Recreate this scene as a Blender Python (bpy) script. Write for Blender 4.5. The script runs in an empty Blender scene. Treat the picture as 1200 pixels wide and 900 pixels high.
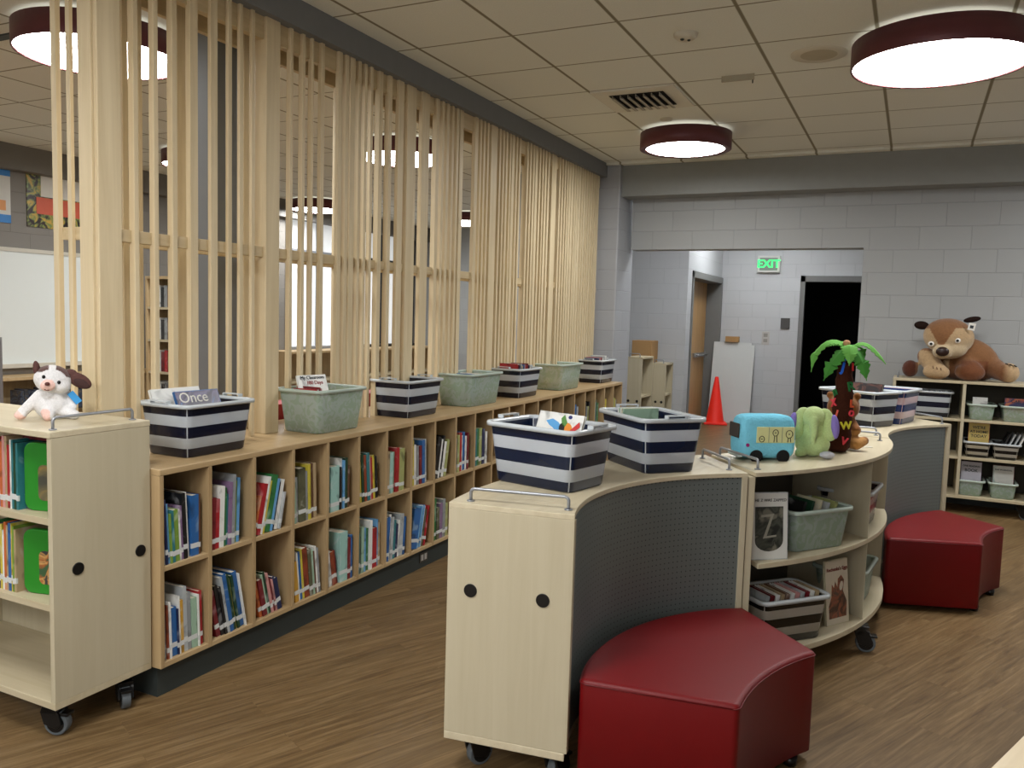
import bpy, bmesh, math, random
from math import sin, cos, pi, radians
from mathutils import Vector, Matrix, Euler

random.seed(7)
COL = bpy.context.scene.collection
ORD = ['first','second','third','fourth','fifth','sixth','seventh','eighth','ninth','tenth','eleventh','twelfth',
       'thirteenth','fourteenth','fifteenth','sixteenth','seventeenth','eighteenth','nineteenth','twentieth','twenty-first','twenty-second']

# ------------------------------------------------------------------ materials
def s2l(c):
    c = c/255.0
    return c/12.92 if c <= 0.04045 else ((c+0.055)/1.055)**2.4
def rgb(r, g, b): return (s2l(r), s2l(g), s2l(b), 1.0)

def base_mat(name):
    m = bpy.data.materials.new(name); m.use_nodes = True
    nt = m.node_tree
    b = nt.nodes.get('Principled BSDF')
    return m, nt, b
def N(nt, t, **kw):
    n = nt.nodes.new(t)
    for k, v in kw.items():
        if hasattr(n, k): setattr(n, k, v)
    return n
def setin(n, **kw):
    for k, v in kw.items(): n.inputs[k.replace('_', ' ')].default_value = v

_pm = {}
def plain(name, col, rough=0.6, metal=0.0, spec=0.4, bump=0.0, bscale=200.0, vary=0.06, coat=0.0):
    if name in _pm: return _pm[name]
    m, nt, b = base_mat(name)
    tc = N(nt, 'ShaderNodeTexCoord'); nz = N(nt, 'ShaderNodeTexNoise'); setin(nz, Scale=14.0, Detail=3.0)
    nt.links.new(tc.outputs['Object'], nz.inputs['Vector'])
    mx = N(nt, 'ShaderNodeMix'); mx.data_type = 'RGBA'
    mx.inputs[6].default_value = tuple(c*(1-vary) for c in col[:3])+(1,)
    mx.inputs[7].default_value = tuple(min(1, c*(1+vary)) for c in col[:3])+(1,)
    nt.links.new(nz.outputs['Fac'], mx.inputs[0]); nt.links.new(mx.outputs[2], b.inputs['Base Color'])
    b.inputs['Roughness'].default_value = rough; b.inputs['Metallic'].default_value = metal
    b.inputs['Specular IOR Level'].default_value = spec
    b.inputs['Coat Weight'].default_value = coat
    if bump > 0:
        n2 = N(nt, 'ShaderNodeTexNoise'); setin(n2, Scale=bscale, Detail=2.0)
        nt.links.new(tc.outputs['Object'], n2.inputs['Vector'])
        bp = N(nt, 'ShaderNodeBump'); setin(bp, Strength=bump, Distance=0.01)
        nt.links.new(n2.outputs['Fac'], bp.inputs['Height']); nt.links.new(bp.outputs['Normal'], b.inputs['Normal'])
    _pm[name] = m
    return m

def wood(name, col, dark, axis='z', rough=0.45, strength=1.0):
    m, nt, b = base_mat(name)
    tc = N(nt, 'ShaderNodeTexCoord'); mp = N(nt, 'ShaderNodeMapping')
    sc = {'x': (1.2, 22, 22), 'y': (22, 1.2, 22), 'z': (22, 22, 1.2)}[axis]
    mp.inputs['Scale'].default_value = sc
    oi = N(nt, 'ShaderNodeObjectInfo')
    ad = N(nt, 'ShaderNodeVectorMath'); ad.operation = 'ADD'
    ml = N(nt, 'ShaderNodeMath'); ml.operation = 'MULTIPLY'; ml.inputs[1].default_value = 17.0
    nt.links.new(oi.outputs['Random'], ml.inputs[0])
    nt.links.new(tc.outputs['Object'], ad.inputs[0]); nt.links.new(ml.outputs[0], ad.inputs[1])
    nt.links.new(ad.outputs[0], mp.inputs['Vector'])
    n1 = N(nt, 'ShaderNodeTexNoise'); setin(n1, Scale=1.0, Detail=5.0, Roughness=0.6, Distortion=0.6)
    nt.links.new(mp.outputs[0], n1.inputs['Vector'])
    n2 = N(nt, 'ShaderNodeTexNoise'); setin(n2, Scale=2.2, Detail=2.0)
    nt.links.new(ad.outputs[0], n2.inputs['Vector'])
    cr = N(nt, 'ShaderNodeMapRange'); setin(cr, From_Min=0.3, From_Max=0.75)
    nt.links.new(n1.outputs['Fac'], cr.inputs['Value'])
    mu = N(nt, 'ShaderNodeMath'); mu.operation = 'MULTIPLY_ADD'; mu.inputs[1].default_value = 0.75*strength; 
    nt.links.new(cr.outputs[0], mu.inputs[0])
    m3 = N(nt, 'ShaderNodeMath'); m3.operation = 'MULTIPLY'; m3.inputs[1].default_value = 0.25
    nt.links.new(n2.outputs['Fac'], m3.inputs[0]); nt.links.new(m3.outputs[0], mu.inputs[2])
    mx = N(nt, 'ShaderNodeMix'); mx.data_type = 'RGBA'
    mx.inputs[6].default_value = col; mx.inputs[7].default_value = dark
    nt.links.new(mu.outputs[0], mx.inputs[0]); nt.links.new(mx.outputs[2], b.inputs['Base Color'])
    b.inputs['Roughness'].default_value = rough
    b.inputs['Specular IOR Level'].default_value = 0.35
    return m

def block_wall(name, col, axis='x', bw=0.406, bh=0.203, zoff=0.0, rough=0.6):
    """painted concrete masonry: running bond joints as a shallow groove"""
    m, nt, b = base_mat(name)
    tc = N(nt, 'ShaderNodeTexCoord'); sp = N(nt, 'ShaderNodeSeparateXYZ'); cb = N(nt, 'ShaderNodeCombineXYZ')
    nt.links.new(tc.outputs['Object'], sp.inputs[0])
    nt.links.new(sp.outputs[0 if axis == 'x' else 1], cb.inputs[0])
    az = N(nt, 'ShaderNodeMath'); az.operation = 'ADD'; az.inputs[1].default_value = zoff
    nt.links.new(sp.outputs[2], az.inputs[0]); nt.links.new(az.outputs[0], cb.inputs[1])
    br = N(nt, 'ShaderNodeTexBrick'); br.offset = 0.5
    setin(br, Scale=1.0, Mortar_Size=0.005, Mortar_Smooth=0.6, Brick_Width=bw, Row_Height=bh)
    br.inputs['Color1'].default_value = col
    br.inputs['Color2'].default_value = tuple(c*0.95 for c in col[:3])+(1,)
    br.inputs['Mortar'].default_value = tuple(c*0.88 for c in col[:3])+(1,)
    nt.links.new(cb.outputs[0], br.inputs['Vector'])
    nt.links.new(br.outputs['Color'], b.inputs['Base Color'])
    nz = N(nt, 'ShaderNodeTexNoise'); setin(nz, Scale=90.0, Detail=3.0)
    nt.links.new(tc.outputs['Object'], nz.inputs['Vector'])
    mx = N(nt, 'ShaderNodeMath'); mx.operation = 'MULTIPLY_ADD'; mx.inputs[1].default_value = -1.0
    nz2 = N(nt, 'ShaderNodeMath'); nz2.operation = 'MULTIPLY'; nz2.inputs[1].default_value = 0.25
    nt.links.new(nz.outputs['Fac'], nz2.inputs[0])
    nt.links.new(br.outputs['Fac'], mx.inputs[0]); nt.links.new(nz2.outputs[0], mx.inputs[2])
    bp = N(nt, 'ShaderNodeBump'); setin(bp, Strength=0.5, Distance=0.006)
    nt.links.new(mx.outputs[0], bp.inputs['Height']); nt.links.new(bp.outputs['Normal'], b.inputs['Normal'])
    b.inputs['Roughness'].default_value = rough
    return m

def ceiling_mat():
    m, nt, b = base_mat('ceiling_tiles')
    tc = N(nt, 'ShaderNodeTexCoord'); sp = N(nt, 'ShaderNodeSeparateXYZ')
    nt.links.new(tc.outputs['Object'], sp.inputs[0])
    outs = []
    for i, (o, p, w) in enumerate(((-0.871, 0.608, 0.013), (4.775, 0.597, 0.0085))):
        a = N(nt, 'ShaderNodeMath'); a.operation = 'SUBTRACT'; a.inputs[1].default_value = o - p*40.5
        nt.links.new(sp.outputs[i], a.inputs[0])
        c = N(nt, 'ShaderNodeMath'); c.operation = 'MODULO'; c.inputs[1].default_value = p
        nt.links.new(a.outputs[0], c.inputs[0])
        d = N(nt, 'ShaderNodeMath'); d.operation = 'SUBTRACT'; d.inputs[1].default_value = p*0.5
        nt.links.new(c.outputs[0], d.inputs[0])
        e = N(nt, 'ShaderNodeMath'); e.operation = 'ABSOLUTE'; nt.links.new(d.outputs[0], e.inputs[0])
        f = N(nt, 'ShaderNodeMapRange'); setin(f, From_Min=w*0.5, From_Max=w, To_Min=1.0, To_Max=0.0)
        nt.links.new(e.outputs[0], f.inputs['Value'])
        outs.append(f)
    mxm = N(nt, 'ShaderNodeMath'); mxm.operation = 'MAXIMUM'
    nt.links.new(outs[0].outputs[0], mxm.inputs[0]); nt.links.new(outs[1].outputs[0], mxm.inputs[1])
    nz = N(nt, 'ShaderNodeTexNoise'); setin(nz, Scale=120.0, Detail=4.0)
    nt.links.new(tc.outputs['Object'], nz.inputs['Vector'])
    cm = N(nt, 'ShaderNodeMix'); cm.data_type = 'RGBA'
    cm.inputs[6].default_value = rgb(220, 221, 212); cm.inputs[7].default_value = rgb(236, 237, 228)
    nt.links.new(nz.outputs['Fac'], cm.inputs[0])
    c2 = N(nt, 'ShaderNodeMix'); c2.data_type = 'RGBA'
    c2.inputs[7].default_value = rgb(138, 132, 112)
    nt.links.new(cm.outputs[2], c2.inputs[6]); nt.links.new(mxm.outputs[0], c2.inputs[0])
    nt.links.new(c2.outputs[2], b.inputs['Base Color'])
    bp = N(nt, 'ShaderNodeBump'); setin(bp, Strength=0.15, Distance=0.004)
    nt.links.new(nz.outputs['Fac'], bp.inputs['Height']); nt.links.new(bp.outputs['Normal'], b.inputs['Normal'])
    b.inputs['Roughness'].default_value = 0.9
    b.inputs['Specular IOR Level'].default_value = 0.1
    return m

def floor_mat():
    m, nt, b = base_mat('vinyl_plank_floor')
    tc = N(nt, 'ShaderNodeTexCoord'); mp = N(nt, 'ShaderNodeMapping')
    mp.inputs['Rotation'].default_value = (0, 0, radians(-65.3))
    nt.links.new(tc.outputs['Object'], mp.inputs['Vector'])
    br = N(nt, 'ShaderNodeTexBrick'); br.offset = 0.37
    setin(br, Scale=1.0, Mortar_Size=0.0012, Mortar_Smooth=0.2, Brick_Width=1.22, Row_Height=0.152, Bias=0.0)
    br.inputs['Color1'].default_value = (0, 0, 0, 1); br.inputs['Color2'].default_value = (1, 1, 1, 1)
    br.inputs['Mortar'].default_value = (0.1, 0.1, 0.1, 1)
    nt.links.new(mp.outputs[0], br.inputs['Vector'])
    m2 = N(nt, 'ShaderNodeMapping'); m2.inputs['Scale'].default_value = (2.4, 44, 1)
    ad = N(nt, 'ShaderNodeVectorMath'); ad.operation = 'ADD'
    ms = N(nt, 'ShaderNodeVectorMath'); ms.operation = 'SCALE'; ms.inputs['Scale'].default_value = 7.0
    nt.links.new(br.outputs['Color'], ms.inputs[0])
    nt.links.new(mp.outputs[0], m2.inputs['Vector']); nt.links.new(m2.outputs[0], ad.inputs[0]); nt.links.new(ms.outputs[0], ad.inputs[1])
    n1 = N(nt, 'ShaderNodeTexNoise'); setin(n1, Scale=1.0, Detail=7.0, Roughness=0.65, Distortion=0.9)
    nt.links.new(ad.outputs[0], n1.inputs['Vector'])
    n2 = N(nt, 'ShaderNodeTexNoise'); setin(n2, Scale=0.22, Detail=2.0, Roughness=0.5)
    nt.links.new(ad.outputs[0], n2.inputs['Vector'])
    cr = N(nt, 'ShaderNodeValToRGB')
    el = cr.color_ramp.elements
    el[0].position = 0.28; el[0].color = rgb(84, 62, 38)
    el[1].position = 0.74; el[1].color = rgb(140, 116, 82)
    e2 = cr.color_ramp.elements.new(0.5); e2.color = rgb(110, 87, 56)
    nt.links.new(n1.outputs['Fac'], cr.inputs[0])
    hv = N(nt, 'ShaderNodeHueSaturation')
    mr = N(nt, 'ShaderNodeMapRange'); setin(mr, To_Min=0.92, To_Max=1.08)
    nt.links.new(br.outputs['Color'], mr.inputs['Value'])
    nt.links.new(mr.outputs[0], hv.inputs['Value']); nt.links.new(cr.outputs[0], hv.inputs['Color'])
    mx = N(nt, 'ShaderNodeMix'); mx.data_type = 'RGBA'; mx.blend_type = 'MULTIPLY'; mx.inputs[0].default_value = 0.45
    nt.links.new(hv.outputs[0], mx.inputs[6])
    c2 = N(nt, 'ShaderNodeMapRange'); setin(c2, From_Min=0.3, From_Max=0.7, To_Min=0.75, To_Max=1.15)
    nt.links.new(n2.outputs['Fac'], c2.inputs['Value']); nt.links.new(c2.outputs[0], mx.inputs[7])
    nt.links.new(mx.outputs[2], b.inputs['Base Color'])
    bp = N(nt, 'ShaderNodeBump'); setin(bp, Strength=0.12, Distance=0.002)
    nt.links.new(n1.outputs['Fac'], bp.inputs['Height']); nt.links.new(bp.outputs['Normal'], b.inputs['Normal'])
    b.inputs['Roughness'].default_value = 0.42; b.inputs['Specular IOR Level'].default_value = 0.4
    return m

def emit(name, col, strength):
    m = bpy.data.materials.new(name); m.use_nodes = True; nt = m.node_tree
    b = nt.nodes.get('Principled BSDF')
    b.inputs['Base Color'].default_value = col
    b.inputs['Emission Color'].default_value = col; b.inputs['Emission Strength'].default_value = strength
    return m

def perforated_mat():
    m, nt, b = base_mat('perforated_grey_steel')
    uv = N(nt, 'ShaderNodeUVMap'); sp = N(nt, 'ShaderNodeSeparateXYZ')
    nt.links.new(uv.outputs[0], sp.inputs[0])
    ds = []
    for i in (0, 1):
        d = N(nt, 'ShaderNodeMath'); d.operation = 'MODULO'; d.inputs[1].default_value = 0.022
        nt.links.new(sp.outputs[i], d.inputs[0])
        e = N(nt, 'ShaderNodeMath'); e.operation = 'SUBTRACT'; e.inputs[1].default_value = 0.011
        nt.links.new(d.outputs[0], e.inputs[0])
        q = N(nt, 'ShaderNodeMath'); q.operation = 'MULTIPLY'
        nt.links.new(e.outputs[0], q.inputs[0]); nt.links.new(e.outputs[0], q.inputs[1]); ds.append(q)
    s = N(nt, 'ShaderNodeMath'); s.operation = 'ADD'
    nt.links.new(ds[0].outputs[0], s.inputs[0]); nt.links.new(ds[1].outputs[0], s.inputs[1])
    l = N(nt, 'ShaderNodeMapRange'); setin(l, From_Min=0.0022**2, From_Max=0.0032**2, To_Min=1.0, To_Max=0.0)
    nt.links.new(s.outputs[0], l.inputs['Value'])
    mx = N(nt, 'ShaderNodeMix'); mx.data_type = 'RGBA'
    mx.inputs[6].default_value = rgb(112, 119, 117); mx.inputs[7].default_value = rgb(58, 60, 57)  # dark dots paint the shade inside the holes; the sheet is solid
    nt.links.new(l.outputs[0], mx.inputs[0]); nt.links.new(mx.outputs[2], b.inputs['Base Color'])
    b.inputs['Metallic'].default_value = 0.35; b.inputs['Roughness'].default_value = 0.38
    return m

def bin_mat(name, striped, H, dx, dark=rgb(14, 20, 40), tint=rgb(205, 212, 218), seethrough=0.38):
    m, nt, b = base_mat(name)
    out = nt.nodes.get('Material Output')
    tc = N(nt, 'ShaderNodeTexCoord'); sp = N(nt, 'ShaderNodeSeparateXYZ')
    nt.links.new(tc.outputs['Object'], sp.inputs[0])
    nz = N(nt, 'ShaderNodeTexNoise'); setin(nz, Scale=9.0, Detail=2.0)
    nt.links.new(tc.outputs['Object'], nz.inputs['Vector'])
    mx = N(nt, 'ShaderNodeMix'); mx.data_type = 'RGBA'
    tr = N(nt, 'ShaderNodeBsdfTransparent'); ms = N(nt, 'ShaderNodeMixShader')
    if striped:
        z = N(nt, 'ShaderNodeMath'); z.operation = 'DIVIDE'; z.inputs[1].default_value = H
        nt.links.new(sp.outputs[2], z.inputs[0])
        cr = N(nt, 'ShaderNodeValToRGB'); cr.color_ramp.interpolation = 'CONSTANT'
        el = cr.color_ramp.elements
        el[0].position = 0.0; el[0].color = (1, 1, 1, 1)
        el[1].position = 0.175; el[1].color = (0, 0, 0, 1)
        for p, v in ((0.375, 1), (0.585, 0), (0.79, 1), (0.95, 0)):
            e = el.new(p); e.color = (v, v, v, 1)
        nt.links.new(z.outputs[0], cr.inputs[0])
        # pale moulded ridge at each corner breaks the bands
        a1 = N(nt, 'ShaderNodeMath'); a1.operation = 'ABSOLUTE'; nt.links.new(sp.outputs[0], a1.inputs[0])
        a2 = N(nt, 'ShaderNodeMath'); a2.operation = 'ABSOLUTE'; nt.links.new(sp.outputs[1], a2.inputs[0])
        df = N(nt, 'ShaderNodeMath'); df.operation = 'SUBTRACT'; nt.links.new(a1.outputs[0], df.inputs[0]); nt.links.new(a2.outputs[0], df.inputs[1])
        d2 = N(nt, 'ShaderNodeMath'); d2.operation = 'SUBTRACT'; d2.inputs[1].default_value = dx; nt.links.new(df.outputs[0], d2.inputs[0])
        d3 = N(nt, 'ShaderNodeMath'); d3.operation = 'ABSOLUTE'; nt.links.new(d2.outputs[0], d3.inputs[0])
        gt = N(nt, 'ShaderNodeMath'); gt.operation = 'GREATER_THAN'; gt.inputs[1].default_value = 0.0032; nt.links.new(d3.outputs[0], gt.inputs[0])
        mk = N(nt, 'ShaderNodeMath'); mk.operation = 'MULTIPLY'; nt.links.new(gt.outputs[0], mk.inputs[0]); nt.links.new(cr.outputs[0], mk.inputs[1])
        mx.inputs[6].default_value = tint; mx.inputs[7].default_value = dark
        nt.links.new(mk.outputs[0], mx.inputs[0])
        op = N(nt, 'ShaderNodeMapRange'); setin(op, To_Min=seethrough, To_Max=0.0)
        nt.links.new(mk.outputs[0], op.inputs['Value']); nt.links.new(op.outputs[0], ms.inputs[0])
    else:
        vz = N(nt, 'ShaderNodeTexNoise'); setin(vz, Scale=17.0, Detail=0.5, Distortion=2.2)
        nt.links.new(tc.outputs['Object'], vz.inputs['Vector'])
        r = N(nt, 'ShaderNodeMapRange'); setin(r, From_Min=0.47, From_Max=0.53)
        nt.links.new(vz.outputs['Fac'], r.inputs['Value'])
        mx.inputs[6].default_value = tint; mx.inputs[7].default_value = dark
        nt.links.new(r.outputs[0], mx.inputs[0])
        ms.inputs[0].default_value = seethrough
    nt.links.new(mx.outputs[2], b.inputs['Base Color'])
    b.inputs['Roughness'].default_value = 0.22 if striped else 0.35
    b.inputs['Specular IOR Level'].default_value = 0.5
    nt.links.new(b.outputs[0], ms.inputs[1]); nt.links.new(tr.outputs[0], ms.inputs[2])
    nt.links.new(ms.outputs[0], out.inputs['Surface'])
    return m

def plastic_clear(name, col, thr):
    m, nt, b = base_mat(name); out = nt.nodes.get('Material Output')
    tr = N(nt, 'ShaderNodeBsdfTransparent'); ms = N(nt, 'ShaderNodeMixShader'); ms.inputs[0].default_value = thr
    b.inputs['Base Color'].default_value = col; b.inputs['Roughness'].default_value = 0.2
    nt.links.new(b.outputs[0], ms.inputs[1]); nt.links.new(tr.outputs[0], ms.inputs[2]); nt.links.new(ms.outputs[0], out.inputs['Surface'])
    return m

def fur(name, scale=60.0, rough=0.9):
    m, nt, b = base_mat(name)
    at = N(nt, 'ShaderNodeVertexColor'); at.layer_name = 'Col'
    tc = N(nt, 'ShaderNodeTexCoord'); nz = N(nt, 'ShaderNodeTexNoise'); setin(nz, Scale=scale, Detail=4.0, Roughness=0.7)
    nt.links.new(tc.outputs['Object'], nz.inputs['Vector'])
    hv = N(nt, 'ShaderNodeHueSaturation'); mr = N(nt, 'ShaderNodeMapRange'); setin(mr, From_Min=0.3, From_Max=0.7, To_Min=0.86, To_Max=1.1)
    nt.links.new(nz.outputs['Fac'], mr.inputs['Value']); nt.links.new(mr.outputs[0], hv.inputs['Value'])
    nt.links.new(at.outputs['Color'], hv.inputs['Color']); nt.links.new(hv.outputs[0], b.inputs['Base Color'])
    bp = N(nt, 'ShaderNodeBump'); setin(bp, Strength=0.6, Distance=0.006)
    nt.links.new(nz.outputs['Fac'], bp.inputs['Height']); nt.links.new(bp.outputs['Normal'], b.inputs['Normal'])
    b.inputs['Roughness'].default_value = rough; b.inputs['Specular IOR Level'].default_value = 0.15
    b.inputs['Sheen Weight'].default_value = 0.25; b.inputs['Sheen Roughness'].default_value = 0.5
    return m

M = {}
M['maple_v'] = wood('maple_panel', rgb(192, 182, 156), rgb(180, 169, 142), 'z', 0.42)
M['maple_h'] = wood('maple_top', rgb(208, 197, 170), rgb(186, 173, 144), 'y', 0.36)
M['maple_x'] = wood('maple_shelf_board', rgb(198, 186, 158), rgb(176, 162, 130), 'x', 0.4)
M['edge'] = wood('maple_edge_band', rgb(220, 198, 160), rgb(190, 166, 126), 'y', 0.45)
M['shelf_v'] = wood('oak_case_vertical', rgb(184, 158, 118), rgb(154, 127, 90), 'z', 0.42)
M['shelf_y'] = wood('oak_case_long', rgb(192, 166, 126), rgb(162, 135, 96), 'y', 0.38)
M['slat'] = wood('maple_slat', rgb(226, 209, 174), rgb(198, 178, 140), 'z', 0.5)
M['rail'] = wood('maple_rail', rgb(214, 194, 156), rgb(184, 162, 122), 'y', 0.5)
M['dark_case'] = wood('dim_case', rgb(196, 172, 132), rgb(168, 140, 100), 'z', 0.5)
M['perf'] = perforated_mat()
M['grey_sheet'] = plain('grey_sheet', rgb(118, 121, 124), 0.4, 0.3)
M['black_plastic'] = plain('black_plastic', rgb(16, 16, 17), 0.35)
M['rubber'] = plain('grey_rubber', rgb(92, 98, 102), 0.6)
M['chrome'] = plain('brushed_metal', rgb(170, 172, 175), 0.3, 0.9)
M['handle'] = plain('silver_grey_paint', rgb(150, 153, 158), 0.35, 0.5)
M['toe'] = plain('dark_toe_kick', rgb(52, 58, 56), 0.6)
M['red'] = plain('red_vinyl', rgb(108, 6, 11), 0.45, 0, 0.32, bump=0.12, bscale=420.0, vary=0.05)
M['red_seam'] = plain('red_seam', rgb(96, 6, 10), 0.45)
M['maroon'] = plain('maroon_metal', rgb(98, 52, 56), 0.4, 0.2)
M['white_paper'] = plain('white_paper', rgb(222, 220, 212), 0.7)
M['page'] = plain('page_block', rgb(216, 208, 188), 0.8)
M['grey_paint'] = plain('grey_header_paint', rgb(122, 124, 126), 0.65)
M['beam'] = plain('grey_beam_paint', rgb(140, 142, 140), 0.7, bump=0.05)
M['grey_dark'] = plain('dark_grey_wall_paint', rgb(120, 118, 114), 0.7)
M['frame_grey'] = plain('door_frame_grey', rgb(110, 110, 108), 0.45)
M['block'] = block_wall('painted_block_x', rgb(158, 160, 160), 'x')
M['block_y'] = block_wall('painted_block_y', rgb(160, 162, 166), 'y')
M['block_lav'] = block_wall('lavender_grey_block', rgb(184, 185, 187), 'x')
M['block_lav_y'] = block_wall('lavender_grey_block_y', rgb(184, 186, 190), 'y')
M['block_far'] = block_wall('grey_block_far', rgb(128, 124, 118), 'y')
M['ceil'] = ceiling_mat()
M['floor'] = floor_mat()
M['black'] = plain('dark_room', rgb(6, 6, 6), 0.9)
M['lamp'] = emit('lamp_diffuser', (0.98, 0.985, 0.98, 1), 30.0)
M['lamp_up'] = emit('lamp_uplight_ring', (1.0, 0.97, 0.92, 1), 0.4)
M['exit_green'] = emit('exit_green', (0.03, 0.85, 0.16, 1), 1.1)
M['whiteboard'] = plain('whiteboard', rgb(222, 228, 226), 0.25, vary=0.01)
M['window'] = emit('window_glow', (0.88, 0.9, 0.9, 1), 0.42)
M['cardboard'] = plain('cardboard', rgb(164, 128, 84), 0.8)
M['orange'] = plain('cone_orange', rgb(238, 42, 26), 0.5)
M['door_wood'] = wood('door_wood', rgb(190, 152, 102), rgb(150, 112, 66), 'z', 0.4)
M['rim'] = plastic_clear('clear_rim', rgb(205, 212, 216), 0.12)
M['rim_green'] = plastic_clear('green_rim', rgb(190, 206, 196), 0.15)
M['fur'] = fur('plush_fur')
M['plush'] = fur('short_plush', 160.0)
M['switch'] = plain('switch_plate', rgb(176, 172, 166), 0.4)

# ------------------------------------------------------------------ mesh builder
class MB:
    def __init__(s): s.v = []; s.f = []; s.uv = {}; s.sm = []
    def add(s, verts, faces, T=None, smooth=False, uvs=None):
        o = len(s.v)
        for p in verts:
            p = Vector(p); s.v.append(T @ p if T else p)
        for i, f in enumerate(faces):
            if uvs: s.uv[len(s.f)] = uvs[i]
            s.f.append([o+a for a in f]); s.sm.append(smooth)
        return s
    def box(s, x0, y0, z0, x1, y1, z1, T=None):
        v = [(x0,y0,z0),(x1,y0,z0),(x1,y1,z0),(x0,y1,z0),(x0,y0,z1),(x1,y0,z1),(x1,y1,z1),(x0,y1,z1)]
        return s.add(v, [(0,3,2,1),(4,5,6,7),(0,1,5,4),(1,2,6,5),(2,3,7,6),(3,0,4,7)], T)
    def prism(s, pts, z0, z1, T=None, smooth_side=False):
        a = sum(pts[i][0]*pts[(i+1) % len(pts)][1]-pts[(i+1) % len(pts)][0]*pts[i][1] for i in range(len(pts)))
        if a < 0: pts = pts[::-1]
        n = len(pts)
        v = [(p[0], p[1], z0) for p in pts]+[(p[0], p[1], z1) for p in pts]
        s.add(v, [tuple(range(n-1, -1, -1)), tuple(range(n, 2*n))], T)
        o = len(s.v)-2*n
        for i in range(n):
            j = (i+1) % n
            s.f.append([o+i, o+j, o+n+j, o+n+i]); s.sm.append(smooth_side)
        return s
    def cyl(s, p0, p1, r0, r1=None, n=20, cap=True, smooth=True):
        r1 = r0 if r1 is None else r1
        p0 = Vector(p0); p1 = Vector(p1); d = (p1-p0).normalized()
        q = d.to_track_quat('Z', 'Y'); v = []
        for p, r in ((p0, r0), (p1, r1)):
            for i in range(n):
                v.append(p+q @ Vector((r*cos(2*pi*i/n), r*sin(2*pi*i/n), 0)))
        s.add(v, [(i, (i+1) % n, n+(i+1) % n, n+i) for i in range(n)], None, smooth)
        if cap:
            o = len(s.v)-2*n
            s.f.append([o+i for i in range(n-1, -1, -1)]); s.sm.append(False)
            s.f.append([o+n+i for i in range(n)]); s.sm.append(False)
        return s
    def lathe(s, prof, n=32, T=None, smooth=True):
        v = []
        for r, z in prof:
            for i in range(n): v.append((r*cos(2*pi*i/n), r*sin(2*pi*i/n), z))
        f = []
        for k in range(len(prof)-1):
            for i in range(n):
                f.append((k*n+i, k*n+(i+1) % n, (k+1)*n+(i+1) % n, (k+1)*n+i))
        return s.add(v, f, T, smooth)
    def tube(s, path, r, n=10, T=None):
        pts = [Vector(p) for p in path]; rings = []
        for k, p in enumerate(pts):
            d = (pts[min(k+1, len(pts)-1)]-pts[max(k-1, 0)]).normalized()
            q = d.to_track_quat('Z', 'Y')
            rings.append([p+q @ Vector((r*cos(2*pi*i/n), r*sin(2*pi*i/n), 0)) for i in range(n)])
        v = [p for rg in rings for p in rg]; f = []
        for k in range(len(rings)-1):
            a, bb = rings[k], rings[k+1]
            off = min(range(n), key=lambda o: (a[0]-bb[o]).length)
            for i in range(n):
                f.append((k*n+i, k*n+(i+1) % n, (k+1)*n+(i+1+off) % n, (k+1)*n+(i+off) % n))
        f.append(tuple(range(n-1, -1, -1))); f.append(tuple((len(rings)-1)*n+i for i in range(n)))
        return s.add(v, f, T, True)
    def ell(s, c, r, rot=(0, 0, 0), nu=20, nv=12, T=None):
        R = Euler(rot).to_matrix(); v = [Vector(c)+R @ Vector((0, 0, r[2]))]
        for j in range(1, nv):
            t = pi*j/nv
            for i in range(nu):
                a = 2*pi*i/nu
                v.append(Vector(c)+R @ Vector((r[0]*sin(t)*cos(a), r[1]*sin(t)*sin(a), r[2]*cos(t))))
        v.append(Vector(c)+R @ Vector((0, 0, -r[2]))); f = []
        for i in range(nu): f.append((0, 1+i, 1+(i+1) % nu))
        for j in range(nv-2):
            for i in range(nu):
                a = 1+j*nu+i; b2 = 1+j*nu+(i+1) % nu
                f.append((a, a+nu, b2+nu, b2))
        l = len(v)-1
        for i in range(nu): f.append((l, l-nu+(i+1) % nu, l-nu+i))
        return s.add(v, f, T, True)
    def build(s, name, mat, parent=None, bevel=0.0, loc=None, rot=None, seg=2):
        me = bpy.data.meshes.new(name); me.from_pydata([tuple(p) for p in s.v], [], s.f)
        if s.uv:
            ul = me.uv_layers.new(name='UVMap')
            for pi_, poly in enumerate(me.polygons):
                u = s.uv.get(pi_)
                if u:
                    for k, li in enumerate(poly.loop_indices): ul.data[li].uv = u[k]
        me.polygons.foreach_set('use_smooth', s.sm); me.update()
        me.materials.append(mat)
        o = bpy.data.objects.new(name, me); COL.objects.link(o)
        if parent is not None: o.parent = parent
        if loc: o.location = loc
        if rot: o.rotation_euler = rot
        if bevel > 0:
            b = o.modifiers.new('bevel', 'BEVEL'); b.width = bevel; b.segments = seg; b.limit_method = 'ANGLE'; b.angle_limit = radians(40)
        return o

def thing(name, label, cat, loc=(0, 0, 0), rz=0.0, group=None):
    o = bpy.data.objects.new(name, None); COL.objects.link(o); o.location = loc; o.rotation_euler = (0, 0, rz)
    o.empty_display_size = 0.1
    return tag(o, label, cat, group)
def tag(o, label, cat, group=None):
    o['label'] = label; o['category'] = cat
    if group: o['group'] = group
    return o
def struct(o): o['kind'] = 'structure'; return o

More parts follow.
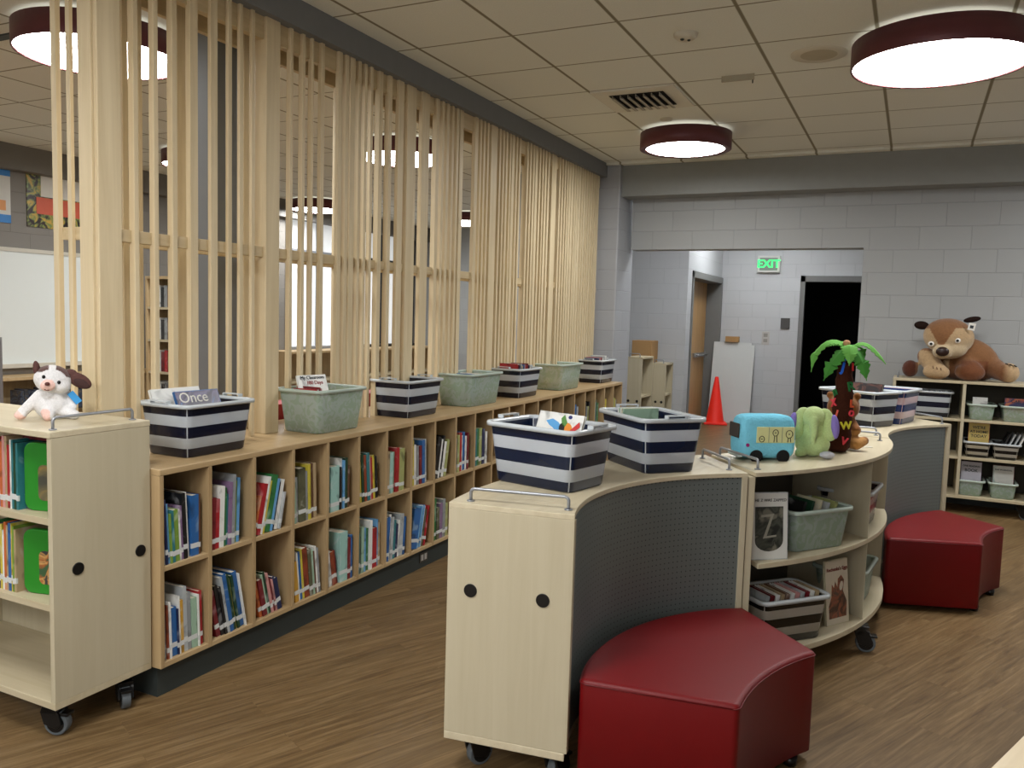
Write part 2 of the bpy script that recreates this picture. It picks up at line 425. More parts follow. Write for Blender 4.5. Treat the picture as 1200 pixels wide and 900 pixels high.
def text(name, body, size, mat, parent, loc, rot, extrude=0.0012, bold=0.0, align='CENTER'):
    cu = bpy.data.curves.new('tmp', 'FONT'); cu.body = body; cu.size = size; cu.extrude = extrude
    cu.offset = bold; cu.align_x = align; cu.align_y = 'CENTER'; cu.resolution_u = 3
    t = bpy.data.objects.new('tmp', cu); COL.objects.link(t)
    dg = bpy.context.evaluated_depsgraph_get()
    me = bpy.data.meshes.new_from_object(t.evaluated_get(dg)); bpy.data.objects.remove(t); bpy.data.curves.remove(cu)
    me.materials.clear(); me.materials.append(mat); me.name = name
    o = bpy.data.objects.new(name, me); COL.objects.link(o); o.parent = parent; o.location = loc; o.rotation_euler = rot
    return o

def blob(name, parts, voxel, colf, parent, mat, smooth_it=4):
    """one continuous plush surface from overlapping ellipsoids, coloured per vertex by the cloth it is sewn from"""
    mb = MB()
    for p in parts:
        if p[0] == 'e': mb.ell(p[1], p[2], p[3] if len(p) > 3 else (0, 0, 0), 28, 18)
        else:
            (a, ra), (b, rb) = p[1], p[2]; a = Vector(a); b = Vector(b); n = max(3, int((b-a).length/(min(ra, rb)*0.35)))
            for k in range(n+1):
                t = k/n; r = ra+(rb-ra)*t; mb.ell(a.lerp(b, t), (r, r, r), (0, 0, 0), 16, 10)
    o = mb.build('tmp', mat)
    r = o.modifiers.new('r', 'REMESH'); r.mode = 'VOXEL'; r.voxel_size = voxel; r.use_smooth_shade = True
    s = o.modifiers.new('s', 'SMOOTH'); s.factor = 0.6; s.iterations = smooth_it
    dg = bpy.context.evaluated_depsgraph_get()
    me = bpy.data.meshes.new_from_object(o.evaluated_get(dg)); bpy.data.objects.remove(o)
    me.name = name
    ca = me.color_attributes.new('Col', 'FLOAT_COLOR', 'POINT')
    for i, v in enumerate(me.vertices): ca.data[i].color = colf(v.co)
    for p in me.polygons: p.use_smooth = True
    o = bpy.data.objects.new(name, me); COL.objects.link(o)
    if parent is not None: o.parent = parent
    return o

# ------------------------------------------------------------------ camera (solved from the photograph's vanishing points)
Ydir = Vector((470, 67, -962)).normalized()
Xdir = -Vector((-1990, 139, -962)); Xdir = (Xdir-Xdir.dot(Ydir)*Ydir).normalized()
Zdir = Xdir.cross(Ydir)
R = Matrix((Xdir, Ydir, Zdir))
cam = bpy.data.cameras.new('camera'); cam.sensor_width = 36.0; cam.lens = 962/1200*36.0; cam.clip_start = 0.05
co = bpy.data.objects.new('camera', cam); COL.objects.link(co)
co.matrix_world = Matrix.Translation((0, 0, 1.55)) @ R.to_4x4()
bpy.context.scene.camera = co
HC = 1.55
def ray(x, y): return R @ Vector((x-600, 450-y, -962.0))
def on_x(x, y, X): r = ray(x, y); return r*(X/r.x)+Vector((0, 0, HC))

# ------------------------------------------------------------------ room shell
CZ = 3.083
struct(MB().box(-8.4, -2.6, -0.1, 3.8, 15.2, 0.0).build('floor', M['floor']))
struct(MB().box(-8.4, -2.6, CZ, 3.8, 13.3, CZ+0.12).build('ceiling', M['ceil']))
# wall behind the bear: opening X -2.66..-0.45 up to z 2.25
wb = MB(); wb.box(-0.45, 8.2, 0, 3.6, 8.4, CZ).box(-2.66, 8.2, 2.255, -0.45, 8.4, CZ)
struct(wb.build('wall_back', M['block']))
struct(MB().box(-3.25, 7.9, 0, -2.70, 8.4, CZ).build('wall_pilaster', M['block_y'], bevel=0.015)).name = 'wall_end'
struct(MB().box(-3.95, 8.2, 0, -3.25, 8.4, CZ).build('wall_partition', M['block']))
struct(MB().box(-3.95, 8.4, 0, -3.8, 13.0, CZ).build('wall_divider', M['block_y']))
struct(MB().box(3.6, -2.6, 0, 3.8, 8.4, CZ).build('wall_right', M['block_y']))
struct(MB().box(-8.4, -2.8, 0, 3.8, -2.6, CZ).build('wall_front', M['block']))
wl = MB(); wl.box(-8.4, -2.6, 0, -8.2, 9.3, CZ).box(-8.4, 9.3, 0, -8.2, 12.7, 0.95).box(-8.4, 9.3, 2.98, -8.2, 12.7, CZ).box(-8.4, 12.7, 0, -8.2, 13.2, CZ)
struct(wl.build('wall_left', M['block_far']))
struct(MB().box(-8.4, 13.0, 0, -3.8, 13.2, CZ).build('wall_far', M['block']))
# corridor beyond the opening
cw = MB(); cw.box(-3.8, 10.87, 0, -2.72, 11.1, CZ)
cw.box(-3.8, 13.05, 0, -2.72, 13.2, CZ)
cw.box(-3.1, 11.1, 2.22, -2.72, 13.05, CZ)
struct(cw.build('wall_corridor_left', M['block_lav']))
cb = MB(); cb.box(-2.72, 13.0, 0, -1.55, 13.2, CZ).box(-1.55, 13.0, 2.26, -0.5, 13.2, CZ).box(-0.5, 13.0, 0, 0.4, 13.2, CZ)
struct(cb.build('wall_corridor_back', M['block_lav']))
struct(MB().box(0.2, 8.4, 0, 0.4, 13.0, CZ).build('wall_corridor_right', M['block_lav_y']))
# unlit room behind the doorway, its darkness painted as near-black walls
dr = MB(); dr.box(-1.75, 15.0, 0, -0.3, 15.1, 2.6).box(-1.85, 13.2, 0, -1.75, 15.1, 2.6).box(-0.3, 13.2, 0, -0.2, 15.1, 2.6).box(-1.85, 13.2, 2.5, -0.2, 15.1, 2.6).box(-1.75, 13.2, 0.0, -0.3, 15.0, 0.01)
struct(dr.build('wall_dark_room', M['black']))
fr = MB(); fr.box(-1.55, 12.96, 0, -1.48, 13.06, 2.26).box(-0.57, 12.96, 0, -0.5, 13.06, 2.26).box(-1.55, 12.96, 2.17, -0.5, 13.06, 2.26)
struct(fr.build('door_frame', M['frame_grey'], bevel=0.004)).name = 'trim_1'
# side door frame + leaf
fr = MB(); fr.box(-2.95, 11.1, 0, -2.70, 11.16, 2.22).box(-2.95, 12.95, 0, -2.70, 13.05, 2.22).box(-2.95, 11.1, 2.13, -2.70, 13.05, 2.22)
struct(fr.build('trim_2', M['frame_grey'], bevel=0.004))
d1 = struct(MB().box(-2.98, 11.16, 0.01, -2.935, 12.95, 2.13).build('door_1', M['door_wood'], bevel=0.002))
h = MB(); h.box(-2.935, 12.2, 1.0, -2.90, 12.9, 1.06); h.tube([(-2.92, 12.3, 1.03), (-2.86, 12.3, 1.03), (-2.86, 12.8, 1.03), (-2.92, 12.8, 1.03)], 0.014)
h.build('push_bar', M['chrome'], d1)
# beam over back wall, ceiling angle, header over the slat screen
struct(MB().box(-2.70, 7.95, 2.76, 3.6, 8.2, CZ).build('trim_3', M['beam'], bevel=0.004))
struct(MB().box(-2.84, 7.86, CZ-0.02, 3.6, 7.95, CZ).build('trim_4', M['ceil']))
struct(MB().box(-3.16, -2.6, 2.945, -2.84, 7.9, CZ).build('trim_5', M['grey_paint']))
struct(MB().box(-8.2, -2.6, 2.84, -8.05, 13.0, CZ).build('trim_6', M['grey_dark']))
struct(MB().box(3.59, -2.6, 0, 3.6, 8.2, 0.1).box(-0.45, 8.19, 0, 3.6, 8.2, 0.1).build('baseboard_back', M['toe']))
# structural column inside the screen
struct(MB().box(-3.45, 3.18, 0, -3.30, 3.52, CZ).build('wall_column', M['grey_paint'], bevel=0.01)).name = 'trim_7'
# windows of the other room
for i, (a, b_) in enumerate(((9.3, 11.0), (11.0, 12.7))):
    w = MB().box(-8.36, a, 0.95, -8.34, b_, 2.98).build('window_%d' % (i+1), M['window']); struct(w)
    f = MB(); f.box(-8.34, a, 0.95, -8.18, a+0.05, 2.98).box(-8.34, b_-0.05, 0.95, -8.18, b_, 2.98).box(-8.34, a, 2.36, -8.2, b_, 2.43).box(-8.34, a, 0.95, -8.14, b_, 0.99).box(-8.34, a, 2.93, -8.2, b_, 2.98).box(-8.33, (a+b_)/2-0.02, 0.99, -8.22, (a+b_)/2+0.02, 2.93)
    f.build('window_frame', M['black_plastic'] if i else M['handle'], w)

M['fill_pane'] = emit('added_fill_pane', (0.95, 0.97, 1.0, 1), 1.3)
for i, x in enumerate((-2.4, -0.2, 2.0)):  # unseen glowing panes added behind the camera to brighten the room from the front
    w = MB().box(x-0.85, -2.60, 0.95, x+0.85, -2.585, 2.6).build('window_%d' % (i+3), M['fill_pane']); struct(w)
    f = MB(); f.box(x-0.88, -2.6, 0.92, x-0.83, -2.56, 2.63).box(x+0.83, -2.6, 0.92, x+0.88, -2.56, 2.63).box(x-0.88, -2.6, 0.92, x+0.88, -2.55, 0.97).box(x-0.88, -2.6, 2.58, x+0.88, -2.56, 2.63).box(x-0.02, -2.6, 0.95, x+0.02, -2.57, 2.6)
    f.build('window_frame', M['handle'], w)

# ------------------------------------------------------------------ lamps
def drum(name, label, x, y, r, zb, h=0.13, ins=0.011):
    t = thing(name, label, 'ceiling lamp', (x, y, CZ), 0, 'round drum ceiling lamps')
    b0 = zb-CZ
    MB().lathe([(r-ins, b0+0.004), (r-ins*0.3, b0), (r, b0+0.006), (r, b0+h), (r-0.012, b0+h), (r-ins, b0+0.02)], 56).build('rim', M['maroon'], t)
    MB().lathe([(0.0001, b0-0.006), (r*0.5, b0-0.004), (r-ins-0.02, b0+0.004), (r-ins, b0+0.012)], 48).build('diffuser', M['lamp'], t)
    MB().lathe([(0.0001, b0+h-0.01), (r-0.012, b0+h-0.01)], 48).build('top_plate', M['lamp_up'], t)
    c = MB().lathe([(0.02, b0+h-0.01), (0.02, 0.0)], 16)
    c.build('stem', M['handle'], t)
    return t
drum('drum_lamp', 'large maroon drum lamp with bright white disc, at the right above the island', 0.04, 5.00, 0.44, 2.93)
drum('drum_lamp', 'smaller maroon drum lamp hanging near the back corner beside the air vent', -1.755, 6.72, 0.365, 2.925, ins=0.05)
drum('drum_lamp', 'large maroon drum lamp behind the corner post of the slat screen, top left', -4.24, 3.27, 0.44, 2.93)
drum('drum_lamp', 'maroon drum lamp seen as strips through the middle of the slat screen', -4.27, 6.40, 0.42, 2.93)
drum('drum_lamp', 'maroon drum lamp low in the slats, the second gap right of the second post', -7.62, 9.30, 0.37, 2.93)
drum('drum_lamp', 'small distant drum lamp peeking between two slats right of the corner post', -6.48, 6.12, 0.37, 2.93)
for x, y in ((-1.55, 0.9), (-0.3, -1.7), (2.3, 6.9), (-2.6, -1.5), (-5.9, 1.9), (-6.0, -0.8), (-6.2, 11.2)):  # extra lamps added out of view to raise the room's brightness
    drum('drum_lamp', 'added drum lamp on the ceiling out of view, brightening the room', x, y, 0.44, 2.93)
t = thing('ceiling_light', 'flat square light on the corridor ceiling beyond the opening', 'ceiling light', (-1.9, 11.6, CZ), 0)
MB().box(-0.32, -0.32, -0.03, 0.32, 0.32, 0.0).build('frame', M['handle'], t)
MB().box(-0.29, -0.29, -0.036, 0.29, 0.29, -0.03).build('diffuser', emit('corridor_diffuser', (0.95, 0.98, 1, 1), 34.0), t)
t = thing('ceiling_light', 'added square light on the corridor ceiling just behind the opening, brightening the corridor', 'ceiling light', (-2.1, 9.3, CZ), 0)  # second corridor light, added out of view to lift the far-left wall
MB().box(-0.32, -0.32, -0.03, 0.32, 0.32, 0.0).build('frame', M['handle'], t)
MB().box(-0.29, -0.29, -0.036, 0.29, 0.29, -0.03).build('diffuser', bpy.data.materials['corridor_diffuser'], t)

# ceiling fittings
t = thing('air_vent', 'square white ceiling air diffuser with dark louvres above the back corner', 'air vent', (-1.79, 5.66, CZ))
MB().box(-0.29, -0.285, -0.012, 0.29, 0.285, 0.0).build('panel', plain('vent_panel', rgb(220, 216, 202), 0.6), t)
MB().box(-0.19, -0.18, -0.016, 0.19, 0.18, -0.011).build('throat', plain('vent_throat', rgb(30, 28, 24), 0.8), t)
lv = MB()
for k in range(7):
    x = -0.165+k*0.055
    lv.box(x-0.003, -0.175, -0.04, x+0.02, 0.175, -0.036, Matrix.Rotation(0, 4, 'Y'))
    lv.box(x-0.003, -0.175, -0.04, x+0.001, 0.175, -0.014)
lv.build('louvres', plain('vent_louvre', rgb(176, 170, 154), 0.5), t)
cream = plain('cream_plastic', rgb(208, 202, 184), 0.5)
t = thing('smoke_detector', 'round cream smoke detector on a ceiling tile', 'smoke detector', (-1.197, 4.483, CZ))
MB().lathe([(0.065, 0), (0.063, -0.014), (0.045, -0.03), (0.0001, -0.034)], 28).build('body', cream, t)
MB().ell((-0.012, -0.02, -0.034), (0.011, 0.011, 0.006)).ell((0.018, 0.004, -0.034), (0.009, 0.009, 0.006)).build('sensor_dots', M['toe'], t)
t = thing('ceiling_speaker', 'round flush ceiling speaker left of the large lamp', 'speaker', (-0.579, 5.075, CZ))
MB().lathe([(0.155, 0), (0.152, -0.006), (0.10, -0.008)], 36).build('ring', cream, t)
MB().lathe([(0.10, -0.008), (0.0001, -0.012)], 36).build('grille', plain('speaker_grille', rgb(184, 176, 154), 0.8), t)
t = thing('ceiling_sensor', 'small round cream disc on the ceiling beside the air vent', 'sensor', (-1.798, 6.283, CZ))
MB().lathe([(0.05, 0), (0.047, -0.012), (0.0001, -0.015)], 24).build('disc', cream, t)
t = thing('ceiling_bracket', 'flat cream metal plate hanging from a ceiling tile seam', 'bracket', (-1.08, 5.34, CZ))
MB().box(-0.10, -0.015, -0.035, 0.10, 0.0, 0.0).build('plate', plain('bracket_metal', rgb(168, 160, 140), 0.5), t)
MB().cyl((0.09, 0, -0.02), (0.09, 0.0, -0.055), 0.004).build('hook', M['toe'], t)
for nm, lb, x, y in (('air_vent', 'dark slot vent in the ceiling at the far left', -4.95, 3.12),):
    t = thing(nm, lb, 'air vent', (x, y, CZ)); MB().box(-0.2, -0.03, -0.01, 0.2, 0.03, 0).build('slot', M['toe'], t)

# ------------------------------------------------------------------ slat screen
scr = thing('slat_screen', 'tall maple slat screen standing on the long bookcase up to the grey header', 'screen', (-2.9, 2.2, 0.92))
def S(mb, name='slat', mat='slat', bev=0.0015):
    o = mb.build(name, M[mat], scr, bevel=bev); o.location = (2.9-0.0, -2.2, -0.92); return o
ZT = 2.955
for k, (a, b_) in enumerate(((2.205, 2.311), (3.128, 3.224), (4.36, 4.46), (5.48, 5.58), (6.62, 6.72))):
    if k == 0: S(MB().box(-2.985, a, 0.92, -2.88, b_, ZT), 'post', bev=0.003)
    else: S(MB().box(-2.955, a, 0.92, -2.88, b_, ZT), 'post', bev=0.003)
S(MB().box(-3.141, 2.198, 0.92, -3.110, 2.220, ZT)); S(MB().box(-3.054, 2.20, 0.92, -3.030, 2.216, ZT))
S(MB().box(-2.975, 2.205-0.012, 0.92, -2.90, 2.204, ZT), 'trim_strip')
for X0, X1 in ((-2.935, -2.898), (-3.135, -3.105)):
    S(MB().box(X0, 2.32, 1.80, X1, 7.86, 1.85), 'rail', 'rail'); S(MB().box(X0, 2.32, 2.84, X1, 7.86, ZT), 'header_rail', 'rail')
S(MB().box(-3.11, 2.215, 1.80, -2.98, 2.24, 1.85), 'rail', 'rail'); S(MB().box(-3.11, 2.215, 2.84, -2.98, 2.24, ZT), 'header_rail', 'rail')
front = [(2.37, 2.392), (2.468, 2.491), (2.563, 2.589), (2.66, 2.703), (2.777, 2.817), (2.881, 2.904), (2.953, 2.974), (3.031, 3.051)]
GAPS = [(330.8, 334.5), (342.8, 348.5), (356.8, 359.3), (366.5, 370.3), (379, 381), (385, 387.3), (435.5, 438), (446.8, 449.5), (457.5, 460.5), (471.3, 473.3),
        (487, 488.4), (501.3, 502.5), (541, 542.6), (547, 549.6), (571, 573), (608.5, 610)]
prev = 3.224
posts = [(3.128, 3.224), (4.36, 4.46), (5.48, 5.58), (6.62, 6.72)]
def free(a, b_): return all(b_ < p0-0.004 or a > p1+0.004 for p0, p1 in posts)
sight = []
for g0, g1 in GAPS+[(9999, 9999)]:
    if g0 > 2000: ya, yb = 7.86, 7.9
    else:
        ya = on_x(g0, 265, -2.88).y; yb = on_x(g1, 265, -2.908).y
        sight.append((on_x(g0, 265, -3.10).y-0.002, on_x(g1, 265, -3.122).y+0.002))
    # fill prev..ya with slats that hide one another from the aisle
    L = ya-prev
    if L > 0.012:
        solid = L < 0.135
        n = max(1, round(L/0.062)); y = prev
        for k in range(n):
            c1 = prev+L*(k+1)/n
            w = L/n-(0.002 if n > 1 else 0) if solid else L/n*random.choice((0.42, 0.5, 0.58, 0.75))
            if free(c1-w, c1) and w > 0.008: front.append((c1-w, c1))
    prev = yb
    if g0 > 2000: break
front = [f for f in front if f[1] < 7.86]
rear = []
for a, b_ in ((144.5, 151), (163, 167.5), (208, 219.5), (286, 293.5), (304, 309)):
    y0 = on_x(a, 215, -3.10).y; y1 = on_x(b_, 215, -3.10).y; rear.append((y0, y1))
y = 3.62
while y < 7.8:
    w = random.choice((0.024, 0.03, 0.04, 0.06))
    if all(y+w < s0 or y > s1 for s0, s1 in sight): rear.append((y, y+w))
    y += w+random.uniform(0.012, 0.032)
allsl = [('f', a, b_) for a, b_ in front]+[('r', a, b_) for a, b_ in rear]
allsl.sort(key=lambda q: (q[1]+(3 if q[0] == 'r' and q[1] > 4 else 0)))
rest = MB()
for i, (k, a, b_) in enumerate(allsl):
    dep = {2.37: 0.033, 2.468: 0.03, 2.563: 0.033, 2.777: 0.02, 2.881: 0.018, 2.953: 0.018, 3.031: 0.018}.get(a, random.choice((0.024, 0.028, 0.034)))
    if k == 'f': x0, x1 = -2.88-dep, -2.88
    else: x0, x1 = -3.10-dep, -3.10
    mb = rest if i >= 94 else MB()
    mb.box(x0, a, 0.92, x1, b_, ZT)
    if i < 94: S(mb)
if rest.v:
    S(rest)['kind'] = 'stuff'

# ------------------------------------------------------------------ the long bookcase
N_C = 22; Y0 = 2.205; P = (7.78-2.205)/N_C; XF = -2.555; XB = -2.90
lb = thing('long_bookcase', 'long low maple bookcase with two rows of cubbies below the slat screen', 'bookcase', (-2.9, 2.2, 0))
def L_(mb, name, mat, bev=0.0015):
    o = mb.build(name, M[mat], lb, bevel=bev); o.location = (2.9, -2.2, 0); return o
L_(MB().box(-3.2, Y0, 0.895, XF, 7.79, 0.92), 'top_board', 'shelf_y', 0.003)
L_(MB().box(XB, Y0+0.02, 0.13, XF-0.002, 7.78, 0.15), 'bottom_board', 'shelf_y')
L_(MB().box(XB, Y0+0.02, 0.515, XF-0.004, 7.78, 0.535), 'middle_shelf', 'shelf_y')
L_(MB().box(-3.2, Y0+0.01, 0.13, XB, 7.78, 0.895), 'back_panel', 'shelf_v')
for k in range(N_C+1):
    y = Y0+k*P
    L_(MB().box(XB, y if k == 0 else y-0.01, 0.13, XF-0.001, y+0.02 if k == 0 else y+0.01, 0.895), 'upright', 'shelf_v')
L_(MB().box(-3.15, Y0+0.02, 0.0, XF-0.045, 7.78, 0.13), 'toe_kick', 'toe', 0)
t = thing('wall_outlet', 'small double power outlet set in the dark toe kick of the long bookcase', 'outlet', (XF-0.045, 4.19, 0.065), pi/2)
MB().box(-0.045, -0.006, -0.03, 0.045, 0.0, 0.03).build('plate', plain('brown_plate', rgb(70, 66, 58), 0.5), t, bevel=0.002)
MB().box(-0.032, -0.008, -0.018, -0.006, -0.005, 0.018).box(0.006, -0.008, -0.018, 0.032, -0.005, 0.018).build('socket', M['switch'], t)

# ------------------------------------------------------------------ books
BC = dict(white=(226,226,220), cream=(204,196,160), grey=(140,144,146), silver=(172,178,180), black=(24,24,26), navy=(28,38,82), blue=(34,96,166), sky=(92,158,212),
          teal=(40,120,128), aqua=(148,196,186), mint=(150,184,156), green=(48,122,62), darkgreen=(24,66,42), lime=(120,156,52), yellow=(206,188,52), gold=(204,150,44), orange=(204,98,42),
          red=(178,28,36), darkred=(122,26,34), brown=(104,68,46), rust=(150,62,32), purple=(74,48,94), mauve=(132,100,138), pink=(206,140,136), olive=(92,92,66), tan=(176,150,110), khaki=(160,164,96))
CW = dict(darkgreen='dark green', darkred='dark red', sky='sky blue', aqua='pale aqua', mint='pale green', silver='silver grey', lime='lime green')
def bookmat(c):
    nm = 'cover_'+c
    if nm in _pm: return _pm[nm]
    m, nt, b = base_mat(nm); k = BC[c]
    mean = sum(k)/3; k = [0.86*v+0.14*mean for v in k]
    tc = N(nt, 'ShaderNodeTexCoord'); oi = N(nt, 'ShaderNodeObjectInfo'); ml = N(nt, 'ShaderNodeMath'); ml.operation = 'MULTIPLY'; ml.inputs[1].default_value = 31.0
    ad = N(nt, 'ShaderNodeVectorMath'); ad.operation = 'ADD'
    nt.links.new(oi.outputs['Random'], ml.inputs[0]); nt.links.new(tc.outputs['Object'], ad.inputs[0]); nt.links.new(ml.outputs[0], ad.inputs[1])
    nz = N(nt, 'ShaderNodeTexNoise'); setin(nz, Scale=11.0, Detail=2.0, Distortion=0.8); nt.links.new(ad.outputs[0], nz.inputs['Vector'])
    cr = N(nt, 'ShaderNodeValToRGB'); el = cr.color_ramp.elements
    el[0].position = 0.30; el[0].color = rgb(*[v*0.72 for v in k]); el[1].position = 0.44; el[1].color = rgb(*k)
    e = el.new(0.60); e.color = rgb(*k)
    e = el.new(0.70); e.color = rgb(*[v*0.55+95 for v in k])
    nt.links.new(nz.outputs['Fac'], cr.inputs[0]); nt.links.new(cr.outputs[0], b.inputs['Base Color']); b.inputs['Roughness'].default_value = 0.38
    _pm[nm] = m
    return m
SPL = plain('spine_sticker', rgb(206, 208, 206), 0.5)
_meshcache = {}
def book(loc, rz, lean, t, h, d, c, label, group=None, parts=2, tilt=0.0, name='book'):
    """spine faces local -y; thickness along x; lean tips the top along x; pivots on its lower corner"""
    sx = -1 if lean > 0 else 1
    key = (round(t, 4), round(h, 3), round(d, 3), c, sx)
    x0, x1 = (0, t) if sx > 0 else (-t, 0)
    if key not in _meshcache:
        mb = MB(); cv = min(0.0022, t*0.22)
        mb.box(x0, 0.0, 0, x0+cv, d, h); mb.box(x1-cv, 0, 0, x1, d, h); mb.box(x0+cv, 0.0, 0, x1-cv, 0.002, h)
        o = mb.build(name, bookmat(c)); _meshcache[key] = o.data
    else:
        o = bpy.data.objects.new(name, _meshcache[key]); COL.objects.link(o)
    o.location = loc; o.rotation_euler = Euler((tilt, radians(lean), rz), 'XYZ')
    # apply lean in the local frame: Rz * Rx * Ry
    o.rotation_mode = 'QUATERNION'
    o.rotation_quaternion = Euler((0, 0, rz)).to_quaternion() @ Euler((tilt, 0, 0)).to_quaternion() @ Euler((0, radians(lean), 0)).to_quaternion()
    tag(o, label, 'book', group)
    if parts >= 1:
        pk = ('p',)+key; cv = min(0.0022, t*0.22)
        if pk not in _meshcache:
            p = MB().box(x0+cv, 0.002, 0.003, x1-cv, d-0.004, h-0.003).build('page_block', M['page'], o); _meshcache[pk] = p.data
        else:
            p = bpy.data.objects.new('page_block', _meshcache[pk]); COL.objects.link(p); p.parent = o
    if parts >= 2:
        zj = random.choice((0, 0.003, 0.006, 0.010, 0.014)); pk = ('s', zj)+key
        if pk not in _meshcache:
            p = MB().box(x0-0.0003, -0.0006, 0.026+zj, x1+0.0003, 0.006, 0.046+zj).build('spine_sticker', SPL, o); _meshcache[pk] = p.data
        else:
            p = bpy.data.objects.new('spine_sticker', _meshcache[pk]); COL.objects.link(p); p.parent = o
    return o

CODE = dict(w='white', c='cream', g='grey', s='silver', k='black', n='navy', b='blue', y='sky', t='teal', a='aqua', m='mint', G='green', D='darkgreen', l='lime',
            Y='yellow', o='gold', O='orange', r='red', R='darkred', B='brown', u='rust', p='purple', M='mauve', P='pink', v='olive', T='tan', K='khaki')
# each entry: colour code, thickness mm, height cm
CELLS = {
 ('upper', 0): (-3, 'w5,21 n7,26 y9,24 l6,20 t9,21 l18,21 w6,21 M8,22 k12,27 w8,27', 'b28,25 B8,25'),
 ('upper', 1): (2, 'R16,22 r14,21 w14,26 G9,25 t7,22 M9,27 g10,30 l8,27 y10,28', ''),
 ('upper', 2): (13, 'O7,18 r16,23 w8,26 Y6,24 G24,26 y9,24 k8,22 w14,23 s8,17', ''),
 ('upper', 3): (-2, 'm9,20 s9,22 v22,26 g9,24 Y9,27 B12,27 T9,27', ''),
 ('upper', 4): (0, 't14,23 a38,23 k8,22 w8,26 y7,25 D12,26 B8,22', ''),
 ('upper', 5): (-4, 'w6,16 Y7,22 D9,26 u9,25 t10,26 P7,24 r6,23 Y9,24 k9,23', ''),
 ('upper', 6): (1, 'T16,24 a14,23 m10,23 r14,25 K24,24', ''),
 ('upper', 7): (-2, 'Y16,27 w10,24 g10,23 R10,23 b12,26 s14,26', ''),
 ('upper', 8): (11, 'k12,26 k8,25 w7,24 k9,26 w12,22 K12,23', ''),
 ('upper', 9): (0, 's12,22 K12,24 r12,25 w9,23 b12,25 w9,22 R7,24', ''),
 ('upper', 10): (0, 'b9,24 t10,25 G14,25 K16,25 n14,24 w9,22', ''),
 ('upper', 14): (0, 'k10,20 b9,19 B9,19 g10,18', ''),
 ('upper', 15): (0, 'v9,19 Y26,19 G10,18', ''),
 ('upper', 16): (3, 'y34,20 w9,19 t9,20', ''),
 ('upper', 17): (0, 'b10,25 w6,22 b14,26 s12,24', ''),
 ('upper', 18): (4, 'D10,24 k12,26 g9,22 K10,22 k12,26', ''),
 ('upper', 19): (0, 'R9,20 t10,24 v14,26 G10,23', ''),
 ('upper', 20): (0, 'G12,26 Y16,25 v10,24', ''),
 ('upper', 21): (0, 'D10,25 K20,24 Y9,23 g10,22', ''),
 ('lower', 0): (-2, 's12,24 u6,22 w7,23 b24,20 n5,19 w6,24 o10,22 s14,27 g16,24 m20,21 w5,22 r14,23', ''),
 ('lower', 1): (-11, 'R14,21 k11,23 k8,22 s9,26 b12,27 D10,26 Y5,24 D8,25 b16,26 w4,25', ''),
 ('lower', 2): (-13, 'O10,21 R16,18 m7,20 D8,21 P9,20 R8,17 P6,16 n9,17 n10,16', ''),
 ('lower', 3): (-6, 'o16,20 w5,24 b12,24 Y8,25 u20,25 v12,24 m8,23 B6,22 w9,24 g6,23', ''),
 ('lower', 4): (-8, 'w14,19 u16,18 R9,18', 'a36,26 R14,22 b9,23'),
 ('lower', 5): (0, 't12,22 v8,20 m12,25 y9,24 G16,23 w12,27 r26,22 y9,26 T10,24', ''),
 ('lower', 6): (4, 'b20,25 w10,26 s14,24 t10,22 n14,19 w9,21 s18,24 b10,22', ''),
 ('lower', 7): (12, 'b44,24 y10,25 w8,25 y10,25 w8,24 v8,22 r9,24', ''),
 ('lower', 8): (0, 'G22,26 v14,20 M16,22 g14,24 K14,21', ''),
 ('lower', 9): (0, 'b22,12 n16,13 y18,11 s12,12', ''),
 ('lower', 10): (0, 'K30,14 b22,9', ''),
 ('lower', 11): (0, 'g14,20 r12,22 w10,21', ''),
}
FILL = {('upper', 0): .93, ('upper', 1): .80, ('upper', 2): .93, ('upper', 3): .80, ('upper', 4): .80, ('upper', 8): .85, ('lower', 0): .97, ('lower', 1): .93, ('lower', 2): .86,
        ('lower', 3): .93, ('lower', 4): .95, ('lower', 5): .97, ('lower', 6): .97, ('lower', 7): .95, ('upper', 14): .55, ('upper', 15): .6, ('upper', 16): .7}
for (row, k), (lean, spec, spec2) in CELLS.items():
    zb = 0.5352 if row == 'upper' else 0.1502
    y = Y0+k*P+(0.0215 if k == 0 else 0.0115); yend = Y0+(k+1)*P-0.0115
    groups = [(spec.split(), lean)]+([(spec2.split(), 0)] if spec2 else [])
    tot = sum(float(it.split(',')[0][1:])/1000/cos(radians(l)) for g, l in groups for it in g)
    cnt = sum(len(g) for g, l in groups)
    h0 = float(groups[0][0][0].split(',')[1])/100; hl = float(groups[0][0][-1].split(',')[1])/100
    slack = abs((h0 if lean < 0 else hl)*sin(radians(lean)))+0.0014*cnt+(0.010 if spec2 else 0)+0.003
    sc = ((yend-y)*FILL.get((row, k), .82)-slack)/tot
    sc = min(2.6, sc); n = 0
    for gi, (items, ln) in enumerate(groups):
        cl = cos(radians(ln))
        if ln < 0: y += h0*sin(radians(-ln))+0.001
        for it in items:
            a, hh = it.split(','); c = CODE[a[0]]; w = float(a[1:])/1000*sc; hgt = float(hh)/100
            d = min(0.27, max(0.15, hgt*random.choice((0.78, 0.85, 0.95))))
            cw = CW.get(c, c)
            lab = '%s%s book, %s from left in the %s %s cubby of the long bookcase' % ('leaning ' if abs(ln) > 8 else '', cw, ORD[n], ORD[k], row)
            px = y+(w/cl if ln > 0 else 0)
            book((XF-0.012-random.uniform(0, 0.012), px, zb), pi/2, ln, w, hgt, d, c, lab, 'books in the long bookcase', 2 if k < 12 else 0)
            y += w/cl+0.0012; n += 1
        y += 0.010

